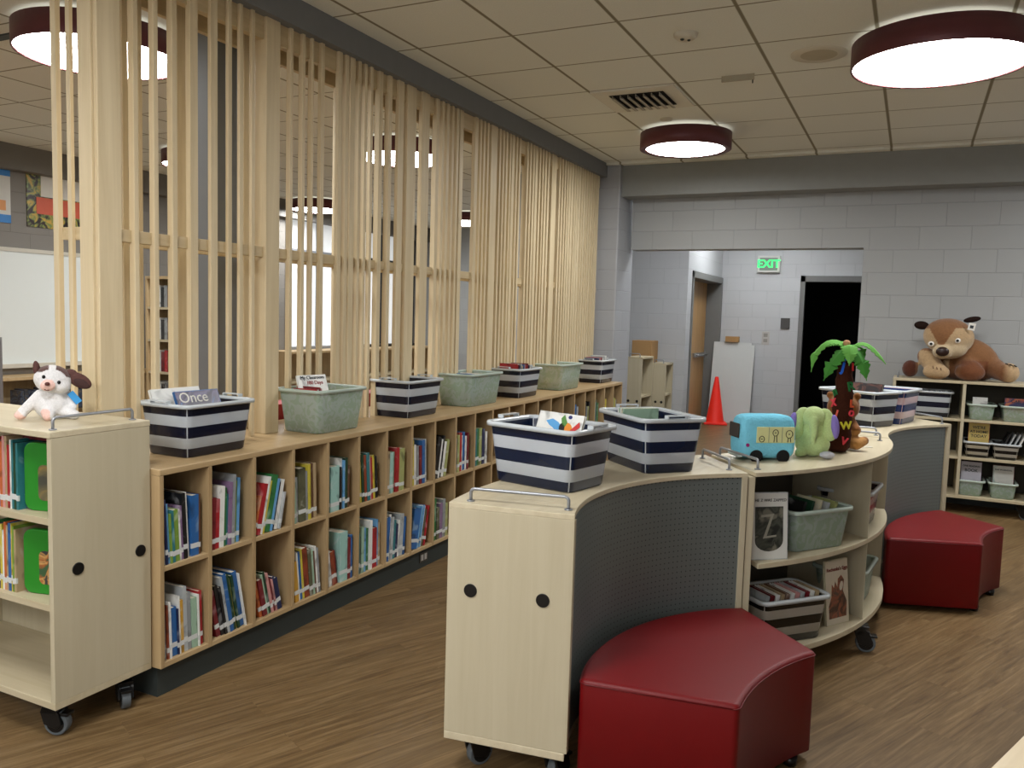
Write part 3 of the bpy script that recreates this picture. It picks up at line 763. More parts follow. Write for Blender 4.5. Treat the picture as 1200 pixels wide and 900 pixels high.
# ------------------------------------------------------------------ bins
def rrect(hx, hy, r, z, n=6):
    pts = []
    for cx, cy, a0 in ((hx-r, hy-r, 0), (-hx+r, hy-r, 90), (-hx+r, -hy+r, 180), (hx-r, -hy+r, 270)):
        for k in range(n+1):
            a = radians(a0+90*k/n); pts.append((cx+r*cos(a), cy+r*sin(a), z))
    return pts
def loft(mb, rings, smooth=True, cap0=False, cap1=False):
    n = len(rings[0]); v = [p for r in rings for p in r]; f = []
    for k in range(len(rings)-1):
        for i in range(n):
            j = (i+1) % n; f.append((k*n+i, k*n+j, (k+1)*n+j, (k+1)*n+i))
    if cap0: f.append(tuple(range(n-1, -1, -1)))
    if cap1: f.append(tuple((len(rings)-1)*n+i for i in range(n)))
    return mb.add(v, f, None, smooth)
_bm = {}
def make_bin(loc, rz, label, kind, L=0.345, W=0.235, Hh=0.225, taper=0.02, group=None, clips=False, darkc=None):
    """plastic tote, long side along local x, base at local z 0"""
    t = thing('storage_bin', label, 'storage bin', loc, rz, group)
    hx, hy = L/2, W/2
    key = (kind, round(Hh, 3), round(hx-hy, 4))
    if key not in _bm:
        if kind == 'striped': _bm[key] = bin_mat('striped_bin', True, Hh, hx-hy)
        elif kind == 'blue': _bm[key] = bin_mat('striped_bin_blue', True, Hh, hx-hy, dark=rgb(10, 25, 52), tint=rgb(206, 212, 220))
        elif kind == 'pinkblue': _bm[key] = bin_mat('striped_bin_pink', True, Hh, hx-hy, dark=rgb(26, 48, 104), tint=rgb(224, 202, 208))
        elif kind == 'black': _bm[key] = bin_mat('striped_bin_black', True, Hh, hx-hy, dark=rgb(12, 12, 14), tint=rgb(196, 190, 178), seethrough=0.45)
        else: _bm[key] = bin_mat('green_bin', False, Hh, 0, dark=rgb(164, 186, 166), tint=rgb(178, 194, 186), seethrough=0.40)
    r = 0.03 if L > 0.25 else 0.018; e = 0.003; T2 = taper
    mb = MB()
    loft(mb, [rrect(hx-0.006, hy-0.006, r, 0), rrect(hx, hy, r, 0.006), rrect(hx+T2*0.5, hy+T2*0.5, r, Hh*0.5), rrect(hx+T2, hy+T2, r, Hh-0.004)], cap0=True)
    loft(mb, [rrect(hx+T2-e, hy+T2-e, r, Hh-0.004), rrect(hx-e, hy-e, r, 0.006)])
    n = 4*7; o = len(mb.v)-n
    mb.f.append([o+i for i in range(n)]); mb.sm.append(False)
    mb.build('body', _bm[key], t)
    rm = MB(); q = T2
    loft(rm, [rrect(hx+q-e, hy+q-e, r, Hh-0.012), rrect(hx+q-e, hy+q-e, r, Hh+0.002), rrect(hx+q+0.013, hy+q+0.013, r+0.012, Hh+0.003), rrect(hx+q+0.016, hy+q+0.016, r+0.014, Hh-0.002), rrect(hx+q+0.015, hy+q+0.015, r+0.013, Hh-0.014), rrect(hx+q+0.001, hy+q+0.001, r, Hh-0.012)])
    rm.build('rim', M['rim_green'] if kind == 'green' else M['rim'], t)
    if clips:
        for s_ in (-1, 1):
            c = MB(); x = s_*(hx+q+0.012)
            c.box(x-0.012, -0.05, Hh+0.003, x+0.012, -0.044, Hh+0.012).box(x-0.012, 0.044, Hh+0.003, x+0.012, 0.05, Hh+0.012).box(x-0.012, -0.05, Hh+0.012, x+0.012, 0.05, Hh+0.016)
            c.build('handle', M['rim'], t)
    return t
def in_bin(loc, rz, off, rz2, lean, t, h, d, c, label, group, tilt=0.0, dz=0.007, parts=1):
    v = Matrix.Rotation(rz, 3, 'Z') @ Vector((off[0], off[1], 0))
    return book((loc[0]+v.x, loc[1]+v.y, loc[2]+dz), rz+rz2, lean, t, h, d, c, label, group, parts, tilt)

SZ = 0.92
row = [('striped', 2.60, 'black and clear striped bin beside the tall cabinet, first on the long bookcase'),
       ('green', 3.44, 'green frosted bin in front of the second slat post, second on the long bookcase'),
       ('striped', 4.25, 'black and clear striped bin third in the row on the long bookcase'),
       ('green', 5.04, 'green frosted bin fourth in the row, painted number on its side'),
       ('striped', 5.78, 'black and clear striped bin fifth in the row, full of red paperbacks'),
       ('green', 6.64, 'green frosted bin sixth in the row along the slat screen'),
       ('striped', 7.60, 'black striped bin last in the row against the grey block wall')]
for i, (kd, y, lb_) in enumerate(row):
    Lr = 0.42 if i in (3, 5) else 0.335
    make_bin((-2.775, y, SZ), pi/2, lb_, kd, Lr, 0.235, 0.222, 0.022, 'bins on the long bookcase', clips=(kd == 'striped'))
def stack_in(base, rz, n, cols, who, h=0.19, span=0.26, d=0.17, start=None, lean=6):
    x = -span/2 if start is None else start
    for k in range(n):
        c = cols[k % len(cols)]; tt = random.choice((0.006, 0.008, 0.010))
        in_bin(base, rz, (x, -d/2), 0, lean, tt, h+random.uniform(-0.012, 0.008), d, c,
               '%s book, %s from left inside the %s' % (CW.get(c, c), ORD[k], who), 'books in bins')
        x += span/n
# first bin
b1 = (-2.775, 2.60, SZ); WH = 'white'
in_bin(b1, pi/2, (0.05, -0.085), 0, 10, 0.010, 0.20, 0.17, 'silver', 'silver grey book low inside the first striped bin', 'books in bins')
in_bin(b1, pi/2, (0.09, -0.085), 0, 10, 0.012, 0.19, 0.17, 'brown', 'brown book low inside the first striped bin', 'books in bins')
def cover_book(name, loc, rot, w, h, t, spine, front, label, group=None):
    """a book standing with its front cover toward local -y; w along x, h along z"""
    o = thing(name, label, 'book', loc, 0, group); o.rotation_mode = 'QUATERNION'; o.rotation_quaternion = rot
    mb = MB().box(0, 0, 0, w, 0.002, h).box(0, t-0.002, 0, w, t, h).box(0, 0, 0, 0.002, t, h); mb.build('cover', spine, o)
    MB().box(0.002, 0.002, 0.003, w-0.004, t-0.002, h-0.003).build('page_block', M['page'], o)
    if front: MB().box(0.003, -0.0006, 0.003, w-0.003, 0.0, h-0.003).build('front_picture', front, o)
    return o
def mixmat(name, cols, scale=8.0, rough=0.3, dist=1.5):
    m, nt, b = base_mat(name)
    tc = N(nt, 'ShaderNodeTexCoord'); nz = N(nt, 'ShaderNodeTexNoise'); setin(nz, Scale=scale, Detail=2.0, Distortion=dist)
    nt.links.new(tc.outputs['Object'], nz.inputs['Vector'])
    cr = N(nt, 'ShaderNodeValToRGB'); el = cr.color_ramp.elements
    el[0].position = 0.36; el[0].color = cols[0]; el[1].position = 0.64; el[1].color = cols[-1]
    for i, c in enumerate(cols[1:-1]):
        e = el.new(0.36+0.28*(i+1)/(len(cols)-1)); e.color = c
    nt.links.new(nz.outputs['Fac'], cr.inputs[0]); nt.links.new(cr.outputs[0], b.inputs['Base Color']); b.inputs['Roughness'].default_value = rough
    return m
def q3(rz, rx=0, ry=0): return Euler((0, 0, rz)).to_quaternion() @ Euler((rx, 0, 0)).to_quaternion() @ Euler((0, ry, 0)).to_quaternion()
cover_book('white_book', (-2.800, 2.425, 1.005), q3(radians(88), radians(-20)), 0.255, 0.20, 0.014, bookmat('white'), None, 'white book standing behind the blue and purple picture book in the first bin', 'books in bins')
pb = cover_book('picture_book', (-2.690, 2.462, 1.000), q3(radians(86), radians(-24)), 0.225, 0.205, 0.012, bookmat('blue'),
                mixmat('night_cover', [rgb(40, 34, 60), rgb(96, 88, 120), rgb(70, 66, 92), rgb(60, 120, 180)], 9.0), 'blue and purple picture book with white lettering, standing up in the first striped bin', 'books in bins')
text('lettering', 'Once', 0.066, M['white_paper'], pb, (0.088, -0.0016, 0.172), (pi/2, 0, 0))
# bin 2: curriculum book + reds
b2 = (-2.775, 3.44, SZ)
stack_in((-2.775, 3.44, SZ), pi/2, 4, ['red', 'white', 'darkred', 'pink'], 'green bin at the second slat post', 0.225, 0.05, 0.15, -0.15, 4)
pb = cover_book('white_book', (-2.765, 3.29, 1.015), q3(radians(78), radians(-20)), 0.185, 0.205, 0.012, bookmat('white'), None,
                'white book with dark curved title standing in the green bin at the second post', 'books in bins')
inkm = plain('ink', rgb(44, 52, 60), 0.6)
text('lettering', 'My Classroom', 0.026, inkm, pb, (0.095, -0.0012, 0.190), (pi/2, 0, 0)); text('lettering', '100 Days', 0.028, plain('ink_red', rgb(150, 60, 60), 0.6), pb, (0.105, -0.0012, 0.162), (pi/2, 0, 0))
stack_in((-2.775, 4.25, SZ), pi/2, 5, ['darkred', 'tan', 'blue', 'silver', 'white'], 'third bin on the long bookcase', 0.200, 0.24, 0.16, None, 38)
stack_in((-2.775, 5.04, SZ), pi/2, 6, ['silver', 'blue', 'white', 'pink', 'white', 'sky'], 'fourth bin on the long bookcase', 0.215, 0.30, 0.17, None, 20)
stack_in((-2.775, 5.78, SZ), pi/2, 11, ['red', 'darkred', 'navy', 'white', 'tan', 'blue', 'pink'], 'fifth bin on the long bookcase', 0.245, 0.27, 0.15, None, 4)
stack_in((-2.775, 6.64, SZ), pi/2, 4, ['gold', 'white', 'silver', 'yellow'], 'sixth bin on the long bookcase', 0.200, 0.26, 0.17, None, 30)
stack_in((-2.775, 7.60, SZ), pi/2, 6, ['navy', 'pink', 'darkred', 'white', 'silver', 'white'], 'last bin on the long bookcase', 0.245, 0.24, 0.15, None, 0)
o = text('lettering', '701', 0.075, M['white_paper'], [x for x in bpy.data.objects if x.get('label', '').startswith('green frosted bin fourth')][0], (0.02, -0.131, 0.165), (radians(95), 0, 0))

# ------------------------------------------------------------------ casters, handles, holes
def caster(parent, x, y, rz, ztop=0.13):
    c = MB(); T = Matrix.Translation((x, y, 0)) @ Matrix.Rotation(rz, 4, 'Z')
    c.box(-0.035, -0.03, ztop-0.006, 0.035, 0.03, ztop, T)
    def hood(xx0, xx1):
        pts = [(-0.012, ztop-0.006), (0.012, ztop-0.006), (0.045, 0.085), (0.055, 0.045), (0.035, 0.030), (-0.012, 0.045), (-0.025, 0.09)]
        v = [(a, xx0, b_) for a, b_ in pts]+[(a, xx1, b_) for a, b_ in pts]; n = len(pts)
        c.add(v, [tuple(range(n)), tuple(range(2*n-1, n-1, -1))]+[(i, n+i, n+(i+1) % n, (i+1) % n) for i in range(n)], T)
    hood(-0.028, -0.018); hood(0.018, 0.028)
    c.box(-0.02, -0.028, 0.085, 0.04, 0.028, 0.105, T); c.box(0.03, -0.02, 0.075, 0.075, 0.02, 0.085, T)
    o = c.build('caster', M['black_plastic'], parent, bevel=0.002)
    w = MB(); a = T @ Vector((0.025, -0.016, 0.045)); b_ = T @ Vector((0.025, 0.016, 0.045)); w.cyl(a, b_, 0.045, n=28)
    w.build('wheel', M['rubber'], o, bevel=0.004)
    hb = MB(); a = T @ Vector((0.025, -0.018, 0.045)); b_ = T @ Vector((0.025, 0.018, 0.045)); hb.cyl(a, b_, 0.033, n=20)
    hb.build('hub', M['black_plastic'], o)
    return o
def rail_handle(parent, p0, p1, z, h=0.042, r=0.0055):
    p0 = Vector((p0[0], p0[1], z)); p1 = Vector((p1[0], p1[1], z)); u = Vector((0, 0, 1)); d = (p1-p0).normalized(); b = 0.014
    path = [p0, p0+u*(h-b)]
    for k in range(1, 5): a = pi/2*k/5; path.append(p0+u*(h-b)+u*b*sin(a)+d*b*(1-cos(a)))
    path.append(p0+u*h+d*b)
    path.append(p1+u*h-d*b)
    for k in range(1, 5): a = pi/2*k/5; path.append(p1+u*(h-b)+u*b*cos(a)-d*b*(1-sin(a)))
    path += [p1+u*(h-b), p1]
    m = MB().tube(path, r, 10)
    for p in (p0, p1): m.cyl(p, p+u*0.004, 0.013, n=16)
    return m.build('rail_handle', M['handle'], parent)
def port(parent, c, nrm, r=0.0225):
    c = Vector(c); n = Vector(nrm).normalized()
    return MB().cyl(c-n*0.004, c+n*0.004, r, n=24).build('cable_port_plug', M['black_plastic'], parent, bevel=0.0015)

# ------------------------------------------------------------------ tall cabinet at the left
tc_ = thing('rolling_cabinet', 'tall maple rolling bookcase in the left foreground with a plush puppy on top', 'bookcase', (-2.6, 1.8, 0))
def T_(mb, name, mat, bev=0.0015, par=None):
    o = mb.build(name, M[mat] if isinstance(mat, str) else mat, par or tc_, bevel=bev)
    o.location = (2.6, -1.8, 0); return o
CX0, CX1, CY0, CY1 = -3.52, -2.598, 1.795, 2.197
T_(MB().box(CX0, CY0-0.004, 1.087, CX1+0.001, CY1+0.002, 1.11), 'top_board', wood('maple_top_x', rgb(206, 195, 168), rgb(184, 171, 142), 'x', 0.36), 0.003)
T_(MB().box(CX0, CY0, 0.13, CX1, CY1, 0.155), 'bottom_board', 'maple_x')
T_(MB().box(CX1-0.022, CY0, 0.155, CX1, CY1, 1.087), 'side_panel', 'maple_v')
T_(MB().box(CX0, CY0, 0.155, CX0+0.022, CY1, 1.087), 'side_panel', 'maple_v')
T_(MB().box(CX0+0.022, CY0+0.006, 0.782, CX1-0.022, CY1-0.02, 0.806), 'shelf', 'maple_x')
T_(MB().box(CX0+0.022, CY0+0.006, 0.477, CX1-0.022, CY1-0.02, 0.501), 'shelf', 'maple_x')
T_(MB().box(CX0+0.022, CY1-0.018, 0.155, CX1-0.022, CY1-0.002, 1.087), 'back_panel', 'maple_v')
tcl = bpy.data.objects.new('tmp', None)
for (x, y, a) in ((-2.70, 1.85, 20), (-2.66, 2.12, -30), (-3.42, 1.85, 10), (-3.42, 2.12, 40)):
    o = caster(tc_, x+2.6, y-1.8, radians(a))
h_ = rail_handle(tc_, (-0.036, 0.03), (-0.052, 0.364), 1.11)
for y in (1.889, 2.15): port(tc_, (CX1+2.6, y-1.8, 0.613), (1, 0, 0))
MB().box(-0.058, -0.0055, 1.092, -0.048, -0.004, 1.101).box(-0.045, -0.0055, 1.092, -0.037, -0.004, 1.1).build('corner_staples', M['black_plastic'], tc_)
# books on its shelves: spines face -y
def left_books(items, x0, zb, which):
    x = x0
    for n, it in enumerate(items.split()):
        a, hh = it.split(','); w = float(a[1:])/1000; c = CODE[a[0]]
        book((x, CY0+0.03, zb), 0, 0, w, float(hh)/100, 0.2, c, '%s book, %s from left on the %s shelf of the tall rolling cabinet' % (CW.get(c, c), ORD[n], which), 'books in the tall cabinet', 2)
        x += w+0.001
    return x
left_books('r16,25 Y7,24 b9,24 O14,24 P14,26 T12,26 r14,23 w8,25 t10,25 D13,24 t10,24', -2.961, 0.8062, 'upper')
left_books('R12,24 G14,25 p12,24 Y12,24 w9,22 O12,25 T9,24 b16,25 Y5,25 l10,24 T10,23', -2.975, 0.5012, 'middle')
def green_case(x, zb, w, h, label, pc):
    t = thing('hanging_book_case', label, 'book case', (x, CY0+0.045, zb), radians(14))
    mb = MB(); r = 0.035
    pts = [(p[0]+w/2, p[1]+h/2) for p in [(q[0], q[1]) for q in rrect(w/2, h/2, r, 0)]]
    mb.prism(pts, -0.026, 0.0, Matrix.Rotation(radians(90), 4, 'X'))
    mb.build('case_shell', plain('green_plastic', rgb(38, 128, 36), 0.35), t, bevel=0.004)
    w2, h2 = w*0.52, h*0.52
    pts = [(q[0]+w*0.62, q[1]+h*0.42) for q in rrect(w2/2, h2/2, 0.02, 0)]
    MB().prism(pts, 0.0, 0.0012, Matrix.Rotation(radians(90), 4, 'X')).build('picture_insert', pc, t)
    return t
pic1 = mixmat('animal_picture', [rgb(60, 90, 60), rgb(150, 90, 50), rgb(196, 150, 90), rgb(60, 60, 60)], 16)
green_case(-2.812, 0.8065, 0.165, 0.245, 'green plastic book case on the upper shelf of the tall cabinet', mixmat('dull_picture', [rgb(70, 70, 60), rgb(110, 100, 70), rgb(150, 120, 60)], 12))
green_case(-2.825, 0.5015, 0.185, 0.235, 'green rounded book case with an animal picture on the middle shelf of the tall cabinet', pic1)
book((-2.90, CY0+0.09, 1.053), 0, 90, 0.018, 0.25, 0.2, 'darkred', 'dark red book lying flat across the tops of the upper row in the tall cabinet', 'books in the tall cabinet', 1)

# ------------------------------------------------------------------ curved island units
TZ = 0.935
def arc3(p0, p1, sag, n=24):
    """arc from p0 to p1 bulging to the left of travel by sag (negative = right)"""
    p0 = Vector(p0).to_2d(); p1 = Vector(p1).to_2d(); c = (p1-p0).length; d = (p1-p0)/c; nrm = Vector((-d.y, d.x))
    if abs(sag) < 1e-5: return [tuple(p0.lerp(p1, k/n)) for k in range(n+1)]
    Rr = (c*c/4+sag*sag)/(2*abs(sag)); s = 1 if sag > 0 else -1
    ctr = (p0+p1)/2+nrm*s*(abs(sag)-Rr)
    a0 = math.atan2(p0.y-ctr.y, p0.x-ctr.x); a1 = math.atan2(p1.y-ctr.y, p1.x-ctr.x)
    da = a1-a0
    while da > pi: da -= 2*pi
    while da < -pi: da += 2*pi
    return [(ctr.x+Rr*cos(a0+da*k/n), ctr.y+Rr*sin(a0+da*k/n)) for k in range(n+1)]
def offset(pts, d):
    out = []
    for i, p in enumerate(pts):
        a = Vector(pts[max(0, i-1)]); b_ = Vector(pts[min(len(pts)-1, i+1)]); t = (b_-a).normalized()
        out.append((p[0]-t.y*d, p[1]+t.x*d))
    return out
def sheet(mb, pts, z0, z1, th):
    """curved sheet following pts, thickness to the left, UV in metres"""
    q = offset(pts, th); u = 0.0; n = len(pts)
    V = [(p[0], p[1], z0) for p in pts]+[(p[0], p[1], z1) for p in pts]+[(p[0], p[1], z0) for p in q]+[(p[0], p[1], z1) for p in q]
    us = [0.0]
    for i in range(1, n): us.append(us[-1]+(Vector(pts[i])-Vector(pts[i-1])).length)
    f = []; uv = []
    for i in range(n-1):
        f.append((i, i+1, n+i+1, n+i)); uv.append([(us[i], z0), (us[i+1], z0), (us[i+1], z1), (us[i], z1)])
        f.append((2*n+i+1, 2*n+i, 3*n+i, 3*n+i+1)); uv.append([(us[i+1], z0), (us[i], z0), (us[i], z1), (us[i+1], z1)])
        f.append((n+i, n+i+1, 3*n+i+1, 3*n+i)); uv.append([(0, 0)]*4)
        f.append((i+1, i, 2*n+i, 2*n+i+1)); uv.append([(0, 0)]*4)
    f.append((0, n, 3*n, 2*n)); uv.append([(0, 0)]*4); f.append((n-1, 3*n-1, 4*n-1, 2*n-1)); uv.append([(0, 0)]*4)
    mb.add(V, f, None, False, uv); return mb
def rel(pts, o): return [(p[0]-o[0], p[1]-o[1]) for p in pts]
def panel_between(mb, a, b_, th, z0, z1):
    """flat board from a to b, thickness to the left of a->b"""
    a = Vector(a); b_ = Vector(b_); d = (b_-a).normalized(); n = Vector((-d.y, d.x))*th
    return mb.prism([tuple(a), tuple(b_), tuple(b_+n), tuple(a+n)], z0, z1)

# unit A: concave toward the viewer, end panel facing us
PA0, PA1 = (-0.910, 2.356), (-0.566, 3.405); QA0, QA1 = (-1.330, 2.297), (-0.822, 3.765)
A = thing('curved_cabinet', 'curved maple cabinet with grey perforated front behind the near red stool', 'cabinet', (-1.1, 2.9, 0))
oA = (-1.1, 2.9)
fa = rel(arc3(PA0, PA1, 0.190, 96), oA); ba = rel(arc3(QA0, QA1, 0.20, 32), oA)
plan = fa+ba[::-1]
MB().prism(plan, TZ-0.018, TZ).build('top_board', M['maple_h'], A, bevel=0.002)
inner = offset(fa, 0.008); plan2 = inner+ba[::-1]
MB().prism(plan2, 0.13, 0.155).build('bottom_board', M['maple_h'], A, bevel=0.002)
sheet(MB(), inner[2:-1], 0.155, TZ-0.018, 0.01).build('perforated_front', M['perf'], A)
# ply edges either side of the sheet

panel_between(MB(), ba[0], fa[0], 0.024, 0.155, TZ-0.018).build('end_panel', M['maple_v'], A, bevel=0.0015)
panel_between(MB(), fa[-1], ba[-1], 0.024, 0.155, TZ-0.018).build('end_panel', M['maple_v'], A, bevel=0.0015)
MB().prism(offset(fa, 0.03)[1:-1]+ba[1:-1][::-1], 0.52, 0.54).build('middle_shelf', M['maple_h'], A)
rail_handle(A, (-1.275+1.1, 2.345-2.9), (-0.952+1.1, 2.405-2.9), TZ)
rail_handle(A, (-0.650+1.1, 3.435-2.9), (-0.812+1.1, 3.655-2.9), TZ)
ea = (Vector(fa[0])-Vector(ba[0])).normalized(); nA = Vector((ea.y, -ea.x, 0))
for px_, zz in ((0.083, 0), (0.329, 0)):
    p = Vector(ba[0])+ea*px_; port(A, (p.x, p.y, 0.648), nA)
for (x, y, a) in ((-1.27, 2.40, 60), (-0.985, 2.44, 75), (-0.98, 3.55, 100), (-0.70, 3.40, 30)): caster(A, x+1.1, y-2.9, radians(a))

# unit B: convex open shelves
PB0, PB1 = (-0.541, 3.433), (-0.078, 4.945); QB0, QB1 = (-0.800, 3.782), (-0.505, 4.93)
oB = (-0.3, 4.2)
B = thing('curved_bookcase', 'convex maple bookcase of the island with open shelves under the palm tree toy', 'bookcase', (-0.3, 4.2, 0))
fb = rel(arc3(PB0, PB1, -0.185, 40), oB); bb = rel(arc3(QB0, QB1, -0.09, 24), oB)
plan = fb+bb[::-1]
MB().prism(plan, TZ-0.018, TZ).build('top_board', M['maple_h'], B, bevel=0.002)
MB().prism(plan, 0.13, 0.155).build('bottom_board', M['maple_h'], B, bevel=0.002)
fb2 = offset(fb, 0.006)
MB().prism(fb2[1:-1]+bb[1:-1][::-1], 0.525, 0.547).build('middle_shelf', M['maple_h'], B, bevel=0.002)
panel_between(MB(), bb[0], fb[0], -0.03, 0.155, TZ-0.018).build('side_panel', M['maple_v'], B, bevel=0.0015)
panel_between(MB(), fb[-1], bb[-1], -0.03, 0.155, TZ-0.018).build('side_panel', M['maple_v'], B, bevel=0.0015)
sheet(MB(), offset(bb, -0.02), 0.155, TZ-0.018, 0.012).build('back_panel', plain('dark_back_panel', rgb(74, 70, 62), 0.7), B)
dv0 = Vector(fb2[21]); 
MB().prism([(dv0.x-0.003, dv0.y-0.011), (dv0.x-0.003, dv0.y+0.011), (bb[15][0]+0.01, bb[15][1]+0.011), (bb[15][0]+0.01, bb[15][1]-0.011)], 0.155, TZ-0.018).build('divider', M['maple_v'], B, bevel=0.0015)
rail_handle(B, (-0.548+0.3, 3.515-4.2), (-0.755+0.3, 3.755-4.2), TZ)
rail_handle(B, (-0.122+0.3, 4.80-4.2), (-0.43+0.3, 4.81-4.2), TZ)
for (x, y, a) in ((-0.135, 4.17, 10), (-0.55, 3.62, 60), (-0.13, 4.83, 40), (-0.45, 4.80, 100)): caster(B, x+0.3, y-4.2, radians(a))

# unit C: second concave unit further back
PC0, PC1 = (-0.078, 4.962), (0.262, 5.945); QC0, QC1 = (-0.505, 4.962), (-0.03, 6.235)
oC = (-0.1, 5.6)
Cc = thing('curved_cabinet', 'curved maple cabinet with grey front behind the far red stool', 'cabinet', (-0.1, 5.6, 0))
fc = rel(arc3(PC0, PC1, 0.125, 28), oC); bc = rel(arc3(QC0, QC1, 0.15, 28), oC)
MB().prism(fc+bc[::-1], TZ-0.018, TZ).build('top_board', M['maple_h'], Cc, bevel=0.002)
inn = offset(fc, 0.008)
MB().prism(inn+bc[::-1], 0.13, 0.155).build('bottom_board', M['maple_h'], Cc, bevel=0.002)
sheet(MB(), inn[1:-1], 0.155, TZ-0.018, 0.01).build('perforated_front', M['perf'], Cc)
panel_between(MB(), bc[0], fc[0], 0.024, 0.155, TZ-0.018).build('end_panel', M['maple_v'], Cc, bevel=0.0015)
panel_between(MB(), fc[-1], bc[-1], 0.024, 0.155, TZ-0.018).build('end_panel', M['maple_v'], Cc, bevel=0.0015)
MB().prism(offset(fc, 0.03)[1:-1]+bc[1:-1][::-1], 0.52, 0.54).build('middle_shelf', M['maple_h'], Cc)
rail_handle(Cc, (-0.150+0.1, 5.02-5.6), (-0.45+0.1, 5.015-5.6), TZ)
rail_handle(Cc, (0.205+0.1, 5.915-5.6), (0.00+0.1, 6.15-5.6), TZ)
for (x, y, a) in ((-0.15, 5.04, 60), (-0.45, 5.04, 75), (-0.02, 6.10, 100), (0.16, 5.93, 30)): caster(Cc, x+0.1, y-5.6, radians(a))

# ------------------------------------------------------------------ red stools
def fillet(pts, r, n=5):
    out = []; m = len(pts)
    for i in range(m):
        p, q, s = Vector(pts[i-1][:2]), Vector(pts[i][:2]), Vector(pts[(i+1) % m][:2])
        a = (p-q); b_ = (s-q)
        if len(pts[i]) > 2 and pts[i][2]:
            da, db = a.normalized(), b_.normalized(); ang = da.angle(db); L = min(r/math.tan(ang/2), a.length*0.9, b_.length*0.9)
            rr = L*math.tan(ang/2); bis = (da+db).normalized(); c = q+bis*(rr/math.sin(ang/2))
            s0 = q+da*L; s1 = q+db*L
            a0 = math.atan2(s0.y-c.y, s0.x-c.x); a1 = math.atan2(s1.y-c.y, s1.x-c.x); d = a1-a0
            while d > pi: d -= 2*pi
            while d < -pi: d += 2*pi
            for k in range(n+1): out.append((c.x+rr*cos(a0+d*k/n), c.y+rr*sin(a0+d*k/n)))
        else: out.append(tuple(q))
    return out
def stool(P1, P2, P3, P4, so, si, label, tagmark=False):
    cx = sum(p[0] for p in (P1, P2, P3, P4))/4; cy = sum(p[1] for p in (P1, P2, P3, P4))/4
    t = thing('curved_stool', label, 'stool', (cx, cy, 0), 0, 'red curved stools')
    o = (cx, cy)
    oa = rel(arc3(P1, P2, so, 24), o); ia = rel(arc3(P3, P4, si, 20), o)
    raw = [oa[0]+(1,)]+oa[2:-2]+[oa[-1]+(1,), ia[0]+(1,)]+ia[2:-2]+[ia[-1]+(1,)]
    pl = fillet(raw, 0.022)
    # rounded cushion: loft of inset rings
    def inset(pl, d):
        m = len(pl); out = []
        ar = sum(pl[i][0]*pl[(i+1) % m][1]-pl[(i+1) % m][0]*pl[i][1] for i in range(m)); s = 1 if ar > 0 else -1
        for i in range(m):
            tt = (Vector(pl[(i+1) % m])-Vector(pl[i-1])); tt.normalize(); out.append((pl[i][0]-tt.y*d*s, pl[i][1]+tt.x*d*s))
        return out
    ar = sum(pl[i][0]*pl[(i+1) % len(pl)][1]-pl[(i+1) % len(pl)][0]*pl[i][1] for i in range(len(pl)))
    if ar < 0: pl = pl[::-1]
    prof = [(0.006, 0.03), (0.0, 0.036), (0.0, 0.38)]
    for k in range(1, 6): a = pi/2*k/5; prof.append((0.018*(1-cos(a)), 0.382+0.016*sin(a)))
    rings = [[(p[0], p[1], z) for p in inset(pl, d)] for d, z in prof]
    mb = MB(); loft(mb, rings, cap0=True, cap1=True)
    mb.build('seat', M['red'], t)
    # welt along the top edge and stitched side seams
    w = MB(); ring = [(p[0], p[1], 0.3845) for p in inset(pl, -0.0006)]
    w.tube(ring+[ring[0]], 0.0022, 6); w.build('top_seam', M['red_seam'], t)
    for q in (oa[2], oa[-3], ia[2], ia[-3]):
        c = Vector(q)*0.88; MB().cyl((c.x, c.y, 0), (c.x, c.y, 0.031), 0.022, 0.025, 16).build('foot', M['black_plastic'], t)
    return t
stool((-0.885, 2.385), (-0.552, 3.345), (-0.233, 3.015), (-0.397, 2.455), 0.168, -0.045, 'red vinyl curved stool in the foreground against the grey perforated cabinet')
s2 = stool((-0.055, 4.87), (0.225, 5.83), (0.560, 5.53), (0.415, 5.03), 0.115, -0.045, 'smaller-looking red vinyl stool further back beside the bear shelf')

# ------------------------------------------------------------------ things on and in the island
def ang(p, q): return math.atan2(q[1]-p[1], q[0]-p[0])
bA1 = (-1.178, 2.775, TZ); rA1 = radians(-12)
make_bin(bA1, rA1, 'navy and clear striped bin on the near end of the island, colourful bird book inside', 'blue', 0.335, 0.235, 0.222, 0.022, 'bins on the island', clips=True)
bA2 = (-0.965, 3.335, TZ); rA2 = radians(-43)
make_bin(bA2, rA2, 'navy striped bin second on the island, next to the blue bus toy', 'blue', 0.335, 0.235, 0.222, 0.022, 'bins on the island', clips=True)
bird = cover_book('bird_book', (-1.248, 2.735, 1.045), q3(radians(-19), radians(-20)), 0.215, 0.165, 0.012, bookmat('white'), None, 'white book with a blue and orange bird cover, in the near island bin', 'books in bins')
def flat_shape(parent, pts, mat, name='picture_patch', z=-0.0014):
    mb = MB(); n = len(pts)
    mb.add([(p[0], z, p[1]) for p in pts], [tuple(range(n))]); 
    o = mb.build(name, mat, parent); so = o.modifiers.new('s', 'SOLIDIFY'); so.thickness = 0.0006; return o
def ellp(cx, cy, rx, ry, a=0, n=20):
    return [(cx+rx*cos(t)*cos(a)-ry*sin(t)*sin(a), cy+rx*cos(t)*sin(a)+ry*sin(t)*cos(a)) for t in [2*pi*k/n for k in range(n)]]
flat_shape(bird, [(0.043, 0.130), (0.073, 0.140), (0.103, 0.130), (0.123, 0.115), (0.118, 0.100), (0.098, 0.095), (0.083, 0.107), (0.063, 0.115)], plain('pic_blue', rgb(90, 160, 214), 0.4))
